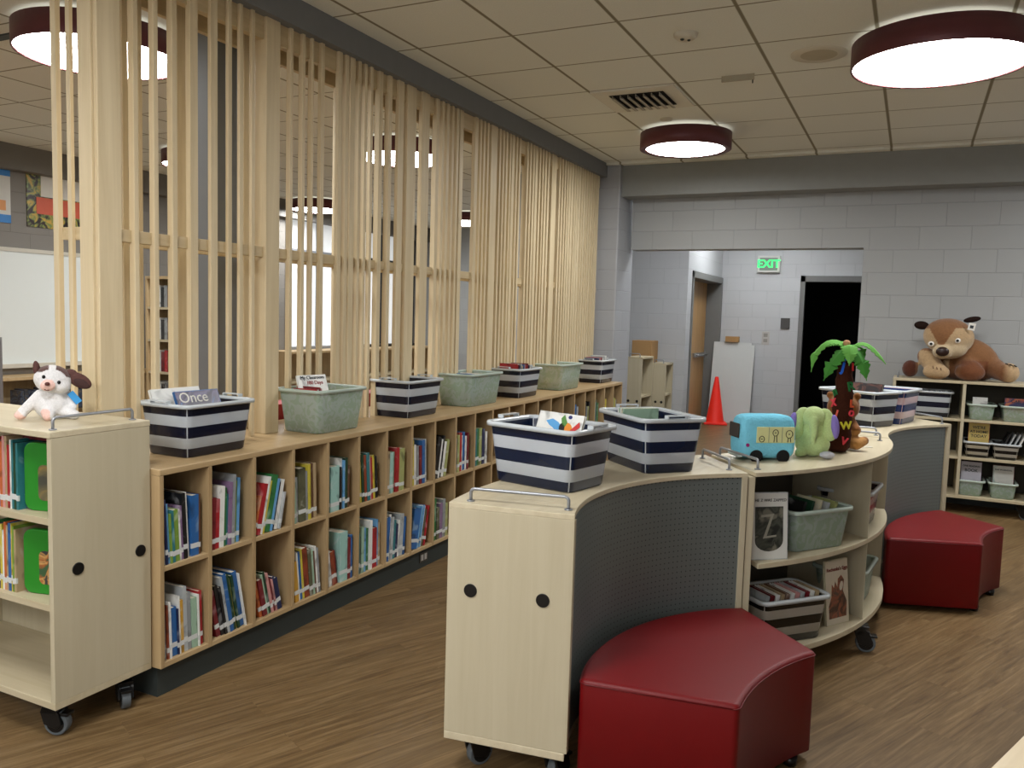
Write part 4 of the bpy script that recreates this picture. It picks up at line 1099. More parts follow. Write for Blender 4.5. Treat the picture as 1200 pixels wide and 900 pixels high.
flat_shape(bird, [(0.113, 0.145), (0.126, 0.160), (0.146, 0.130), (0.138, 0.115), (0.123, 0.120)], plain('pic_green', rgb(90, 140, 70), 0.4), z=-0.0018)
flat_shape(bird, ellp(0.146, 0.107, 0.027, 0.025), plain('pic_orange', rgb(226, 140, 50), 0.4), z=-0.002)
flat_shape(bird, ellp(0.125, 0.110, 0.013, 0.018, 0.3), plain('pic_black', rgb(24, 24, 26), 0.4), z=-0.0024)
flat_shape(bird, [(0.166, 0.105), (0.200, 0.140), (0.208, 0.123), (0.184, 0.100)], plain('pic_red', rgb(196, 54, 54), 0.4), z=-0.0022)
flat_shape(bird, ellp(0.153, 0.153, 0.009, 0.007), plain('pic_navy', rgb(40, 50, 110), 0.4), z=-0.0018)
for k, c in enumerate(('tan', 'orange', 'sky', 'red', 'white', 'cream')):
    in_bin(bA1, rA1, (-0.11+0.035*k, -0.085), 0, 10, 0.012, 0.19, 0.16, c, '%s book, %s from left standing inside the near island bin' % (CW.get(c, c), ORD[k]), 'books in bins')
for k, c in enumerate(('white', 'mint', 'white', 'cream', 'mint')):
    in_bin(bA2, rA2, (-0.135+0.011*k, -0.085), 0, 3, 0.009, 0.225, 0.17, c, '%s thin book, %s of the pack inside the second island bin' % (CW.get(c, c), ORD[k]), 'books in bins')
bC = (-0.275, 5.565, TZ); rC = radians(-30)
make_bin(bC, rC, 'striped bin behind the palm tree toy on the island', 'striped', 0.345, 0.235, 0.215, 0.02, 'bins on the island')
cover_book('dark_book', (-0.425, 5.60, 1.0), q3(rC, radians(-14)), 0.30, 0.20, 0.014, bookmat('black'), mixmat('dark_cover', [rgb(40, 36, 40), rgb(110, 70, 60), rgb(60, 60, 66)], 12), 'dark picture book standing in the bin behind the palm tree toy', 'books in bins')
bP = (-0.105, 5.845, TZ)
make_bin(bP, radians(75), 'blue and pink striped bin at the far end of the island near the bear shelf', 'pinkblue', 0.30, 0.235, 0.215, 0.02, 'bins on the island')
for k, c in enumerate(('pink', 'white', 'pink', 'white')):
    in_bin(bP, radians(75), (-0.11+0.05*k, -0.09), 0, 6, 0.03, 0.19, 0.17, c, '%s book, %s inside the blue and pink island bin' % (c, ORD[k]), 'books in bins')

# shelf contents of unit B: local frame helper along the front arc
def shelf_pt(frac, inset_):
    i = int(frac*40); p = Vector(fb[i]); q = Vector(fb[min(40, i+1)]) if i < 40 else p; t_ = (Vector(fb[min(40, i+1)])-Vector(fb[max(0, i-1)])).normalized()
    n = Vector((-t_.y, t_.x)); w = p+n*inset_
    return (w.x-0+(-0.3), w.y+4.2, math.atan2(t_.y, t_.x))
zA, zL = 0.5474, 0.1554
x, y, a = shelf_pt(0.045, 0.06)
zb_ = cover_book('tall_book', (x, y, zA), q3(radians(38), radians(-5)), 0.175, 0.285, 0.016, bookmat('silver'), plain('white_cover', rgb(206, 206, 200), 0.4), 'white book with a dark framed picture standing face out on the island shelf')
text('lettering', 'THE Z WAS ZAPPED', 0.0175, plain('ink2', rgb(60, 62, 60), 0.6), zb_, (0.088, -0.0022, 0.252), (pi/2, 0, 0), 0.0004)
flat_shape(zb_, [(0.022, 0.225), (0.022, 0.08)]+[(0.0875-0.0655*cos(pi*k/10), 0.08-0.045*sin(pi*k/10)) for k in range(1, 10)]+[(0.153, 0.08), (0.153, 0.225)], mixmat('dark_stage', [rgb(26, 28, 24), rgb(70, 72, 62), rgb(36, 38, 32), rgb(110, 108, 94)], 14, dist=0.6), 'framed_picture', -0.0012)
flat_shape(zb_, [(0.05, 0.19), (0.11, 0.195), (0.075, 0.10), (0.12, 0.105), (0.12, 0.097), (0.058, 0.09), (0.094, 0.183), (0.05, 0.18)], plain('letter_shape', rgb(150, 148, 134), 0.5), 'letter_shape', -0.0020)
x, y, a = shelf_pt(0.31, 0.15)
gb = (x, y, zA); make_bin(gb, radians(53), 'green frosted bin on the upper island shelf beside the white framed book', 'green', 0.31, 0.19, 0.185, 0.018)
for k, c in enumerate(('black', 'darkgreen', 'cream', 'silver', 'khaki')):
    in_bin(gb, radians(53), (-0.125+0.05*k, -0.07), 0, 16, 0.014, 0.215 if k < 3 else 0.2, 0.14, c, '%s book, %s from left in the green bin on the island shelf' % (CW.get(c, c), ORD[k]), 'books in bins')
x, y, a = shelf_pt(0.20, 0.15)
bb_ = (x, y, zL); make_bin(bb_, radians(48), 'black striped bin crammed with paperbacks on the lowest island shelf', 'black', 0.32, 0.2, 0.20, 0.018)
for k in range(11):
    c = ('silver', 'darkred', 'white', 'tan', 'brown', 'white', 'pink')[k % 7]
    in_bin(bb_, radians(48), (-0.15+0.0275*k, -0.08), 0, 9, 0.018, 0.205, 0.15, c, '%s paperback, %s from left in the black bin on the lowest island shelf' % (c, ORD[k]), 'books in bins')
x, y, a = shelf_pt(0.395, 0.075)
rb = cover_book('tall_book', (x, y, zL), q3(radians(58), radians(-6)), 0.165, 0.30, 0.012, bookmat('cream'), plain('cream_cover', rgb(206, 196, 176), 0.4), 'cream book with red title and brown figure standing face out on the lowest island shelf')
text('lettering', "Rechenka's Eggs", 0.0235, plain('ink_maroon', rgb(120, 40, 30), 0.6), rb, (0.085, -0.002, 0.257), (pi/2, 0, 0), 0.0004, bold=0.0004)
flat_shape(rb, [(0.02, 0.03), (0.145, 0.03), (0.15, 0.10), (0.125, 0.15), (0.135, 0.20), (0.115, 0.225), (0.09, 0.21), (0.085, 0.17), (0.07, 0.20), (0.06, 0.17), (0.045, 0.19), (0.04, 0.13), (0.02, 0.09)], mixmat('brown_figure', [rgb(70, 44, 32), rgb(120, 74, 54), rgb(150, 84, 60), rgb(90, 70, 60)], 18), 'brown_picture', -0.0012)
flat_shape(rb, ellp(0.112, 0.175, 0.012, 0.022, -0.3), plain('pale_patch', rgb(206, 198, 180), 0.5), 'pale_patch', -0.002)
x, y, a = shelf_pt(0.72, 0.17)
make_bin((x, y, zA), a, 'black striped bin on the right upper island shelf, mostly hidden', 'black', 0.30, 0.2, 0.19, 0.018)
for k, c in enumerate(('black', 'white', 'red', 'pink')):
    in_bin((x, y, zA), a, (-0.12+0.06*k, -0.08), 0, 5, 0.03, 0.205, 0.15, c, '%s book, %s inside the right upper island shelf bin' % (c, ORD[k]), 'books in bins')
x, y, a = shelf_pt(0.70, 0.17)
make_bin((x, y, zL), a, 'green bin on the right lowest island shelf, mostly hidden', 'green', 0.30, 0.2, 0.19, 0.018)

# ------------------------------------------------------------------ plush bus
bus = thing('plush_bus', 'light blue plush bus with cream windows standing on the island', 'soft toy', (-0.580, 3.815, TZ), radians(36))
def C_(r, g, b): return rgb(r, g, b)
def rb_rings(L, D, zs):
    return [rrect(L[i]/2, D[i]/2, min(0.045, L[i]*0.3, D[i]*0.3), z) for i, z in enumerate(zs)]
mb = MB(); loft(mb, rb_rings([0.20, 0.255, 0.275, 0.275, 0.265, 0.245, 0.17], [0.09, 0.125, 0.14, 0.14, 0.135, 0.12, 0.07], [0.008, 0.016, 0.045, 0.11, 0.165, 0.195, 0.205]), cap0=True, cap1=True)
o = mb.build('body', plain('blue_plush', rgb(122, 200, 226), 0.95, spec=0.1, bump=0.5, bscale=120, vary=0.16), bus)
sd = o.modifiers.new('s', 'SUBSURF'); sd.levels = 1; sd.render_levels = 1
cream_f = plain('cream_felt', rgb(206, 206, 150), 0.9)
MB().box(-0.066, -0.0735, 0.082, 0.116, -0.066, 0.154).build('window_panel', cream_f, bus, bevel=0.004)
ik = plain('black_stitch', rgb(18, 18, 20), 0.9)
def face_mark(cx, cz, r):
    m = MB().tube([(cx+r*cos(2*pi*k/14), -0.0745, cz+r*1.1*sin(2*pi*k/14)) for k in range(15)], 0.0016, 5)
    return m
for cx, cz, r in ((-0.042, 0.100, 0.012), (0.022, 0.128, 0.013), (0.088, 0.122, 0.016)):
    m = face_mark(cx, cz, r); m.ell((cx, -0.0745, cz), (0.003, 0.001, 0.003))
    if cx > -0.02: m.tube([(cx-0.004, -0.0745, cz-r), (cx-0.006, -0.0745, 0.086)], 0.0016, 5).tube([(cx+0.006, -0.0745, cz-r), (cx+0.008, -0.0745, 0.086)], 0.0016, 5)
    m.build('stitched_figure', ik, bus)
MB().box(-0.010, -0.0745, 0.084, -0.0075, -0.07, 0.152).box(0.053, -0.0745, 0.084, 0.0555, -0.07, 0.152).build('window_bar', plain('grey_stitch', rgb(130, 140, 120), 0.9), bus)
for x in (-0.062, 0.066):
    for sy in (-0.070, 0.070): MB().ell((x, sy, 0.022), (0.031, 0.012, 0.029)).build('wheel', plain('black_felt', rgb(16, 16, 18), 0.95), bus)
MB().ell((-0.103, -0.0665, 0.072), (0.009, 0.004, 0.009)).build('side_light', plain('magenta_felt', rgb(150, 30, 110), 0.9), bus)
MB().box(-0.143, -0.045, 0.10, -0.134, 0.045, 0.165).build('windscreen', plain('dark_felt', rgb(60, 56, 52), 0.9), bus, bevel=0.004)
MB().box(-0.141, -0.055, 0.015, -0.12, 0.055, 0.028).build('bumper', plain('pale_felt', rgb(200, 214, 218), 0.9), bus, bevel=0.004)

# ------------------------------------------------------------------ green elephant
el = thing('plush_elephant', 'lime green plush elephant with purple ears sitting between bus and palm tree', 'soft toy', (-0.388, 4.03, TZ), radians(6))
gcol = rgb(188, 208, 142)
blob('body', [('e', (0, 0.0, 0.060), (0.078, 0.062, 0.062)), ('e', (0, 0.0, 0.115), (0.056, 0.05, 0.07)), ('e', (0, -0.012, 0.185), (0.055, 0.052, 0.05)),
              ('c', ((-0.045, -0.045, 0.025), 0.026), ((-0.058, -0.06, 0.018), 0.018)), ('c', ((0.0, -0.055, 0.175), 0.022), ((0.004, -0.066, 0.115), 0.016)), ('c', ((0.004, -0.066, 0.115), 0.016), ((0.0, -0.062, 0.078), 0.013))],
     0.0055, lambda v: gcol, el, M['plush'])
for s_ in (-1, 1):
    e = blob('ear', [('e', (s_*0.045, -0.012, 0.205), (0.03, 0.02, 0.024)), ('e', (s_*0.066, -0.02, 0.165), (0.026, 0.022, 0.056), (0, s_*-0.15, 0)), ('e', (s_*0.072, -0.024, 0.118), (0.032, 0.020, 0.040), (0, s_*-0.1, 0))], 0.005, lambda v: gcol, el, M['plush'])
    MB().ell((s_*0.092, -0.030, 0.148), (0.019, 0.021, 0.056), (0, s_*-0.12, 0)).build('ear_lining', plain('lilac_plush', rgb(142, 124, 196), 0.95, spec=0.1, bump=0.4), el)
    MB().ell((s_*0.017, -0.052, 0.195), (0.004, 0.003, 0.004)).build('eye', ik, el)
MB().ell((0.066, -0.05, 0.018), (0.034, 0.026, 0.017), (0, 0, 0.3)).build('foot_pad', plain('grey_white_plush', rgb(190, 190, 196), 0.95, spec=0.1, bump=0.4), el)

# ------------------------------------------------------------------ palm tree toy with letters
palm = thing('toy_palm_tree', 'brown plush palm tree with green felt leaves and coloured felt letters', 'soft toy', (-0.295, 4.245, TZ), radians(4))
tr_ = MB(); prof = []
for k in range(25):
    z = 0.005+0.49*k/24; r = 0.054 if z < 0.05 else 0.054-(z-0.05)*0.052+0.003*sin(z*95)
    if k == 0: r = 0.04
    prof.append((r, z))
prof.append((0.0001, 0.497)); prof.insert(0, (0.0001, 0.003))
tr_.lathe(prof, 28); 
tr_.v = [Vector((p[0]+0.02*(p[2]/0.5)+0.006*sin(p[2]*9), p[1], p[2])) for p in tr_.v]
tr_.build('trunk', plain('dark_brown_plush', rgb(60, 30, 20), 0.95, spec=0.1, bump=0.6, bscale=90), palm)
LG = plain('green_felt', rgb(104, 170, 76), 0.9, vary=0.1); LG2 = plain('deep_green_felt', rgb(66, 134, 52), 0.9, vary=0.1)
def leaf(path, w, mat, name='leaf'):
    pts = [Vector(p) for p in path]
    # resample
    n = 30; out = []
    for k in range(n+1):
        t = k/n*(len(pts)-1); i = min(int(t), len(pts)-2); f = t-i
        p0 = pts[max(i-1, 0)]; p1 = pts[i]; p2 = pts[i+1]; p3 = pts[min(i+2, len(pts)-1)]
        out.append(0.5*((2*p1)+(-p0+p2)*f+(2*p0-5*p1+4*p2-p3)*f*f+(-p0+3*p1-3*p2+p3)*f**3))
    side = []; V = []; F = []
    for k, p in enumerate(out):
        d = (out[min(k+1, n)]-out[max(k-1, 0)]).normalized(); s = d.cross(Vector((0, -0.35, 1) if abs(d.z) < 0.9 else (0, -1, 0.1))).normalized()
        t = k/n; ww = w*(sin(pi*min(1, t*1.02+0.06))**0.7)*(1.0 if k % 3 == 0 else 0.86 if k % 3 == 1 else 0.70); ww = max(ww, 0.0015)
        nrm = s.cross(d)*0.25*ww
        V += [p-s*ww-nrm*1.2, p, p+s*ww-nrm*1.2]
    for k in range(n):
        a = 3*k; F += [(a, a+1, a+4, a+3), (a+1, a+2, a+5, a+4)]
    o = MB().add(V, F).build(name, mat, palm); so = o.modifiers.new('s', 'SOLIDIFY'); so.thickness = 0.004; so.offset = 0
    return o
c0 = Vector((0.026, 0, 0.495))
def lp(*a): return [tuple(c0)]+[(c0.x+p[0], p[1], p[2]) for p in a]
leaf(lp((-0.045, -0.01, 0.535), (-0.10, -0.01, 0.53), (-0.15, -0.005, 0.47), (-0.165, 0.0, 0.38)), 0.034, LG)
leaf(lp((-0.03, 0.03, 0.53), (-0.075, 0.05, 0.525), (-0.115, 0.06, 0.50)), 0.032, LG)
leaf(lp((-0.03, -0.045, 0.49), (-0.07, -0.06, 0.43), (-0.105, -0.055, 0.345)), 0.046, LG2)
leaf(lp((0.0, -0.05, 0.52), (0.006, -0.085, 0.48), (0.004, -0.095, 0.425)), 0.040, LG)
leaf(lp((0.03, -0.045, 0.49), (0.065, -0.06, 0.43), (0.085, -0.05, 0.355)), 0.044, LG2)
leaf(lp((0.045, 0.0, 0.53), (0.09, 0.0, 0.52), (0.135, 0.0, 0.475), (0.165, 0.0, 0.435)), 0.024, LG)
leaf(lp((0.03, 0.05, 0.52), (0.06, 0.09, 0.50), (0.07, 0.10, 0.43)), 0.026, LG2)
MB().ell((0.014, -0.008, 0.528), (0.017, 0.016, 0.015)).build('coconut', plain('tan_felt', rgb(190, 140, 104), 0.9), palm)
def fl(nm): return plain('felt_'+nm, dict(blue=rgb(36, 96, 200), red=rgb(190, 34, 34), green=rgb(30, 110, 54), pink=rgb(226, 66, 80), yellow=rgb(214, 206, 60), coral=rgb(224, 96, 84), white=rgb(214, 204, 196), orange=rgb(206, 78, 40))[nm], 0.9)
for ch, c, u, v, s_, rr in (('j', 'blue', 760, 240, 0.085, 10), ('I', 'red', 815, 250, 0.05, -4), ('R', 'green', 797, 350, 0.062, -14), ('n', 'green', 716, 380, 0.06, -30), ('X', 'pink', 710, 440, 0.05, -16),
                            ('I', 'coral', 742, 498, 0.055, 14), ('O', 'pink', 806, 490, 0.04, 20), ('W', 'yellow', 786, 553, 0.05, -6), ('L', 'orange', 806, 440, 0.05, 0), ('V', 'pink', 782, 635, 0.05, 16), ('i', 'red', 742, 190, 0.05, 20)):
    X_ = (u-752)*0.00096; Z_ = (700-v)*0.00092; cxz = 0.02*(Z_/0.5)+0.006*sin(Z_*9); rz_ = 0.054-(max(Z_, 0.05)-0.05)*0.052+0.003
    dx = max(-rz_*0.85, min(rz_*0.85, X_-cxz)); a = math.asin(dx/rz_)
    text('letter', ch, s_, fl(c), palm, (cxz+(rz_+0.003)*sin(a), -(rz_+0.003)*cos(a), Z_), (pi/2, radians(rr), a*0.9), 0.003, bold=0.0016)
MB().box(-0.045, -0.062, 0.075, -0.018, -0.056, 0.11).build('white_patch', fl('white'), palm)

# tan animal behind the palm tree
mk = thing('plush_animal', 'golden brown plush animal sitting behind the toy palm tree', 'soft toy', (-0.300, 4.40, TZ), 0)
gold_ = rgb(140, 88, 42); gl = rgb(186, 134, 74)
blob('body', [('e', (0.0, 0.02, 0.08), (0.065, 0.06, 0.08)), ('e', (0.012, 0.0, 0.205), (0.078, 0.066, 0.068)), ('e', (-0.052, 0.0, 0.262), (0.02, 0.014, 0.02)), ('e', (0.072, 0.0, 0.262), (0.02, 0.014, 0.02)),
              ('c', ((0.04, -0.02, 0.05), 0.045), ((0.085, -0.07, 0.035), 0.03)), ('c', ((0.085, -0.07, 0.035), 0.03), ((0.12, -0.04, 0.05), 0.022)), ('c', ((-0.04, -0.02, 0.05), 0.04), ((-0.07, -0.06, 0.032), 0.03)),
              ('c', ((0.05, 0.0, 0.13), 0.028), ((0.08, -0.05, 0.10), 0.024))],
     0.006, lambda v: gl if (v.z < 0.10 and v.y < -0.055) else gold_, mk, M['fur'])
ft = thing('care_label', 'small white fabric label lying on the island top beside the brown plush animal', 'label', (-0.175, 4.50, TZ+0.001), 0.4)
MB().box(-0.03, -0.008, 0, 0.03, 0.008, 0.0015).build('strip', M['white_paper'], ft)

# ------------------------------------------------------------------ puppy
pu = thing('plush_puppy', 'white plush puppy with brown ears sitting on the tall cabinet', 'soft toy', (-2.908, 2.018, 1.11), radians(54))
wc = rgb(226, 224, 224); pk = rgb(238, 198, 186)
def pcol(v):
    if (v-Vector((-0.035, -0.075, 0.015))).length < 0.035 or (v-Vector((-0.110, -0.02, 0.01))).length < 0.028: return pk
    return wc
blob('body', [('e', (0.0, 0.0, 0.052), (0.062, 0.054, 0.056)), ('e', (0.004, -0.005, 0.09), (0.05, 0.045, 0.04)),
              ('c', ((-0.038, -0.01, 0.09), 0.022), ((-0.096, -0.02, 0.028), 0.019)), ('e', (-0.102, -0.024, 0.018), (0.022, 0.02, 0.017)),
              ('c', ((-0.012, -0.04, 0.028), 0.026), ((-0.012, -0.075, 0.018), 0.019)), ('c', ((0.04, -0.02, 0.028), 0.026), ((0.075, -0.055, 0.018), 0.018)), ('c', ((0.045, 0.0, 0.09), 0.02), ((0.07, -0.02, 0.045), 0.015))], 0.0045, pcol, pu, M['plush'])
hd = Matrix.Translation((0.004, -0.022, 0.150)) @ Matrix.Rotation(radians(10), 4, 'Y')
def hp(p): return tuple(hd @ Vector(p))
def hcol(v):
    q = hd.inverted() @ v
    if (q-Vector((-0.012, -0.062, -0.022))).length < 0.026: return pk
    if q.z > 0.034-0.3*abs(q.x+0.005)+0.12*abs(q.x+0.005)*8*0 and (q.y > -0.035 or q.z > 0.05) and not (abs(q.x+0.008) < 0.012 and q.y < 0.0): return rgb(92, 66, 62)
    return wc
blob('head', [('e', hp((0, 0, 0)), (0.064, 0.052, 0.054), (0, radians(10), 0)), ('e', hp((-0.012, -0.045, -0.022)), (0.027, 0.022, 0.021)), ('e', hp((0.03, -0.01, -0.018)), (0.034, 0.04, 0.032))], 0.004, hcol, pu, M['plush'])
brown_p = plain('brown_plush', rgb(92, 64, 60), 0.95, spec=0.1, bump=0.5, bscale=120)
MB().ell(hp((-0.058, 0.0, 0.03)), (0.012, 0.018, 0.030), (0, radians(-6), 0)).build('ear', brown_p, pu)
m = MB().ell(hp((0.088, -0.006, 0.010)), (0.046, 0.015, 0.026), (0, radians(32), 0)); m.ell(hp((0.058, -0.002, 0.03)), (0.022, 0.014, 0.018), (0, radians(25), 0)); m.build('ear', brown_p, pu)
MB().ell(hp((0.096, -0.018, 0.002)), (0.030, 0.006, 0.015), (0, radians(32), 0)).build('ear_lining', plain('dark_plush', rgb(66, 44, 42), 0.95), pu)
for p in ((-0.030, -0.047, 0.008), (0.022, -0.050, -0.004)):
    MB().ell(hp(p), (0.006, 0.004, 0.007)).build('eye', plain('glossy_black', rgb(12, 12, 14), 0.1), pu)
MB().ell(hp((-0.014, -0.070, -0.014)), (0.009, 0.006, 0.007)).build('nose', plain('brown_nose', rgb(84, 40, 34), 0.3), pu)
MB().tube([hp((-0.020, -0.063, -0.036)), hp((-0.012, -0.066, -0.039)), hp((-0.004, -0.063, -0.036))], 0.0015, 6).build('mouth', brown_p, pu)
MB().box(-0.012, -0.0015, -0.05, 0.012, 0.0015, 0.0, Matrix.Translation((0.060, -0.03, 0.100)) @ Matrix.Rotation(radians(-38), 4, 'Y')).build('tag', plain('blue_tag', rgb(60, 150, 214), 0.5), pu)

# ------------------------------------------------------------------ bear shelf at the right wall
rs = thing('display_bookcase', 'low dark maple bookcase against the back wall carrying the big plush bear', 'bookcase', (0.4, 7.95, 0))
def R_(mb, name, mat, bev=0.0015):
    o = mb.build(name, M[mat], rs, bevel=bev); o.location = (-0.4, -7.95, 0); return o
RX0, RX1, RY0, RY1 = -0.125, 1.0, 7.75, 8.17
R_(MB().box(RX0, RY0-0.003, 1.09, RX1, RY1, 1.112), 'top_board', 'maple_x', 0.002)
R_(MB().box(RX0, RY0, 0.13, RX1, RY1, 0.153), 'bottom_board', 'maple_x')
M['dark_back'] = plain('dark_back_board', rgb(66, 62, 52), 0.7)
R_(MB().box(RX0, RY1-0.016, 0.153, RX1, RY1, 1.09), 'back_panel', 'dark_back')
for x in (RX0, 0.405, RX1-0.024): R_(MB().box(x, RY0, 0.153, x+0.024, RY1-0.016, 1.09), 'side_panel' if x != 0.405 else 'divider', 'maple_v')
for z in (0.460, 0.775):
    for a, b_ in ((RX0+0.024, 0.405), (0.429, RX1-0.024)): R_(MB().box(a, RY0+0.004, z, b_, RY1-0.016, z+0.02), 'shelf', 'maple_x')
for (x, y, a) in ((-0.05, 7.82, 30), (0.90, 7.82, -40), (-0.05, 8.08, 0), (0.90, 8.08, 0)): caster(rs, x-0.4, y-7.95, radians(a))
rail_handle(rs, (-0.09-0.4, 7.83-7.95), (-0.09-0.4, 8.11-7.95), 1.112); rail_handle(rs, (0.965-0.4, 7.83-7.95), (0.965-0.4, 8.11-7.95), 1.112)
def sb(xc, z, kind, label, W=0.165, D=0.27, Hh=0.13): return make_bin((xc, 7.93, z), pi/2, label, kind, D, W, Hh, 0.012)
make_bin((0.19, 7.94, 0.795), 0, 'wide striped bin on the top left shelf under the bear', 'striped', 0.26, 0.26, 0.215, 0.012)
sb(0.555, 0.795, 'green', 'small green bin on the top right shelf under the bear, papers sticking up'); sb(0.80, 0.795, 'green', 'small green bin at the right end of the top shelf under the bear')
sb(0.545, 0.480, 'black', 'small black striped bin on the middle shelf, yellow book inside'); sb(0.75, 0.480, 'black', 'small black striped bin on the middle shelf, slanted grey books inside')
sb(0.515, 0.153, 'green', 'small green bin on the bottom shelf, purple book inside'); sb(0.75, 0.153, 'green', 'small green bin on the bottom shelf, teal and red book inside')
def up(x, z, w, h, col, label, tl='', tc2=None, front=None, lean=-6):
    o = cover_book('book', (x, 7.86, z), q3(0, radians(lean)), w, h, 0.02, bookmat(col), front, label, 'books in small bins')
    if tl:
        for i, s_ in enumerate(tl.split('|')): text('lettering', s_, min(0.034, 1.35*w/max(5, len(s_))), tc2 or inkm, o, (w/2, -0.0016, h*0.86-0.036*i), (pi/2, 0, 0), 0.0005, bold=0.0006)
    return o
up(0.475, 0.487, 0.155, 0.275, 'orange', 'orange and yellow book titled at home, middle shelf under the bear', "WE'RE|AT HOME|TODAY", inkm, plain('yellow_cover', rgb(214, 190, 110), 0.5))
up(0.44, 0.16, 0.155, 0.27, 'mauve', 'purple book with a white label, bottom shelf under the bear', 'ONE READING|BOOK', inkm, plain('pale_label', rgb(196, 194, 206), 0.5))
up(0.675, 0.16, 0.155, 0.26, 'darkred', 'white and teal book in the right bin of the bottom shelf', 'DAY IN SCHOOL', inkm, mixmat('teal_cover', [rgb(200, 200, 196), rgb(206, 206, 200), rgb(90, 150, 146)], 5))
up(0.49, 0.802, 0.11, 0.18, 'white', 'white leaflet sticking out of the small green bin under the bear', '', None, None, -14)
up(0.72, 0.802, 0.16, 0.185, 'navy', 'navy and orange book in the right green bin of the top shelf', 'CAR', inkm, mixmat('orange_navy', [rgb(40, 40, 90), rgb(190, 90, 50), rgb(180, 130, 90)], 10))
for k, c in enumerate(('black', 'silver', 'silver', 'white')):
    book((0.70+0.035*k, 7.82, 0.487), 0, 22, 0.012, 0.22, 0.2, c, '%s book, %s of four slanting in the right bin of the middle shelf' % (c, ORD[k]), 'books in small bins', 1)
for k, c in enumerate(('white', 'silver', 'darkred', 'white', 'tan')):
    book((0.10+0.04*k, 7.84, 0.802), 0, 4, 0.02, 0.2, 0.2, c, '%s book, %s from left inside the wide striped bin under the bear' % (c, ORD[k]), 'books in bins', 1)

# ------------------------------------------------------------------ the bear
be = thing('plush_bear', 'big brown plush bear with tan face lying on the display bookcase', 'soft toy', (0.38, 7.96, 1.112), 0)
BR = rgb(132, 92, 60); TN = rgb(178, 150, 114); DK = rgb(84, 46, 32); LT = rgb(190, 170, 138)
def lerp4(a, b_, t): t = max(0, min(1, t)); return tuple(a[i]*(1-t)+b_[i]*t for i in range(4))
def W(x, z, y=7.85): return (x-0.38, y-7.96, z-1.112)
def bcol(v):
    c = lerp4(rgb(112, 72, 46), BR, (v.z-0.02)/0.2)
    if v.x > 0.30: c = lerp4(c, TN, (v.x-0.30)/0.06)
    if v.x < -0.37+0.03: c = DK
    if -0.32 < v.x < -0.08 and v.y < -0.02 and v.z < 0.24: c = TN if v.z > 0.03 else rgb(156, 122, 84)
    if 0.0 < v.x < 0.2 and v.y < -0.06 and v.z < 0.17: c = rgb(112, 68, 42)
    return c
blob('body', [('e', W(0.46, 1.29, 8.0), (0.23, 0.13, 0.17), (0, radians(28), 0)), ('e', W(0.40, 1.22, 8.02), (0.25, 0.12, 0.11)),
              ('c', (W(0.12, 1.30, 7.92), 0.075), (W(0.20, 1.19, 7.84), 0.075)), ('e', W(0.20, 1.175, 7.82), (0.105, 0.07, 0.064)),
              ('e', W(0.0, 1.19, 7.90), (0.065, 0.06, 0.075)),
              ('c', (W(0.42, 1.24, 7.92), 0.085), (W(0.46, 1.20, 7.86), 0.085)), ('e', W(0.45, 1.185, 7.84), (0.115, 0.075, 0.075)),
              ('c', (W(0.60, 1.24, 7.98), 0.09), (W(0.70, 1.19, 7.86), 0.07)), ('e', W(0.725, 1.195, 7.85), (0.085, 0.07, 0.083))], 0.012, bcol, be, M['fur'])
HC_ = Vector(W(0.275, 1.475, 7.87))
def bh(v):
    d = v-HC_; x, z = d.x, d.z
    # tan patches: around each eye joined to the muzzle; brown wedge down the forehead
    cx = -0.030+(-0.06)*(-z) if z < 0 else -0.03
    s_ = abs(x-(-0.055+0.0*z))
    wedge = 0.03+max(0, z+0.07)*0.9
    c = BR
    if z < 0.075-0.10*max(0, -x-0.05) and s_ > wedge*0.62 and v.y < HC_.y+0.06: c = lerp4(TN, LT, (-z)/0.1)
    if z < -0.07: c = LT
    return c
blob('head', [('e', tuple(HC_), (0.195, 0.15, 0.155), (0, radians(8), 0)), ('e', W(0.235, 1.350, 7.76), (0.078, 0.07, 0.062)), ('e', W(0.29, 1.385, 7.83), (0.135, 0.10, 0.095))], 0.010, bh, be, M['fur'])
dkb = plain('dark_brown_ear', rgb(38, 26, 22), 0.95, spec=0.1, bump=0.5)
MB().ell(W(0.065, 1.565, 7.87), (0.058, 0.025, 0.036), (0, radians(5), 0)).build('ear', dkb, be)
MB().ell(W(0.44, 1.625, 7.87), (0.065, 0.025, 0.024), (0, radians(-12), 0)).build('ear', dkb, be)
MB().ell(W(0.232, 1.352, 7.693), (0.050, 0.024, 0.040)).build('nose', plain('brown_black_nose', rgb(44, 26, 20), 0.35), be)
for x, z, y in ((0.145, 1.412, 7.748), (0.338, 1.447, 7.735)):
    e = MB().ell(W(x, z, y), (0.023, 0.012, 0.022)).build('eye', plain('eye_white', rgb(226, 222, 214), 0.3), be)
    MB().ell(W(x, z, y-0.008), (0.012, 0.008, 0.012)).build('pupil', plain('pupil_black', rgb(10, 10, 10), 0.1), e)
MB().box(-0.026, -0.002, -0.03, 0.026, 0.002, 0.03, Matrix.Translation(W(0.435, 1.565, 7.76)) @ Matrix.Rotation(radians(10), 4, 'Y')).build('hang_tag', M['white_paper'], be)
MB().box(-0.013, -0.004, -0.014, 0.013, -0.001, 0.010, Matrix.Translation(W(0.435, 1.565, 7.76)) @ Matrix.Rotation(radians(10), 4, 'Y')).build('tag_print', inkm, be)
cl = MB()
for k in range(3): cl.tube([W(0.70+0.03*k, 1.272-0.006*k, 7.81), W(0.715+0.03*k, 1.268-0.008*k, 7.785)], 0.005, 6)
cl.build('claws', M['black_plastic'], be)
cl = MB()
for k in range(3): cl.tube([W(0.17+0.03*k, 1.225-0.006*k, 7.765), W(0.175+0.03*k, 1.205-0.006*k, 7.752)], 0.004, 6)
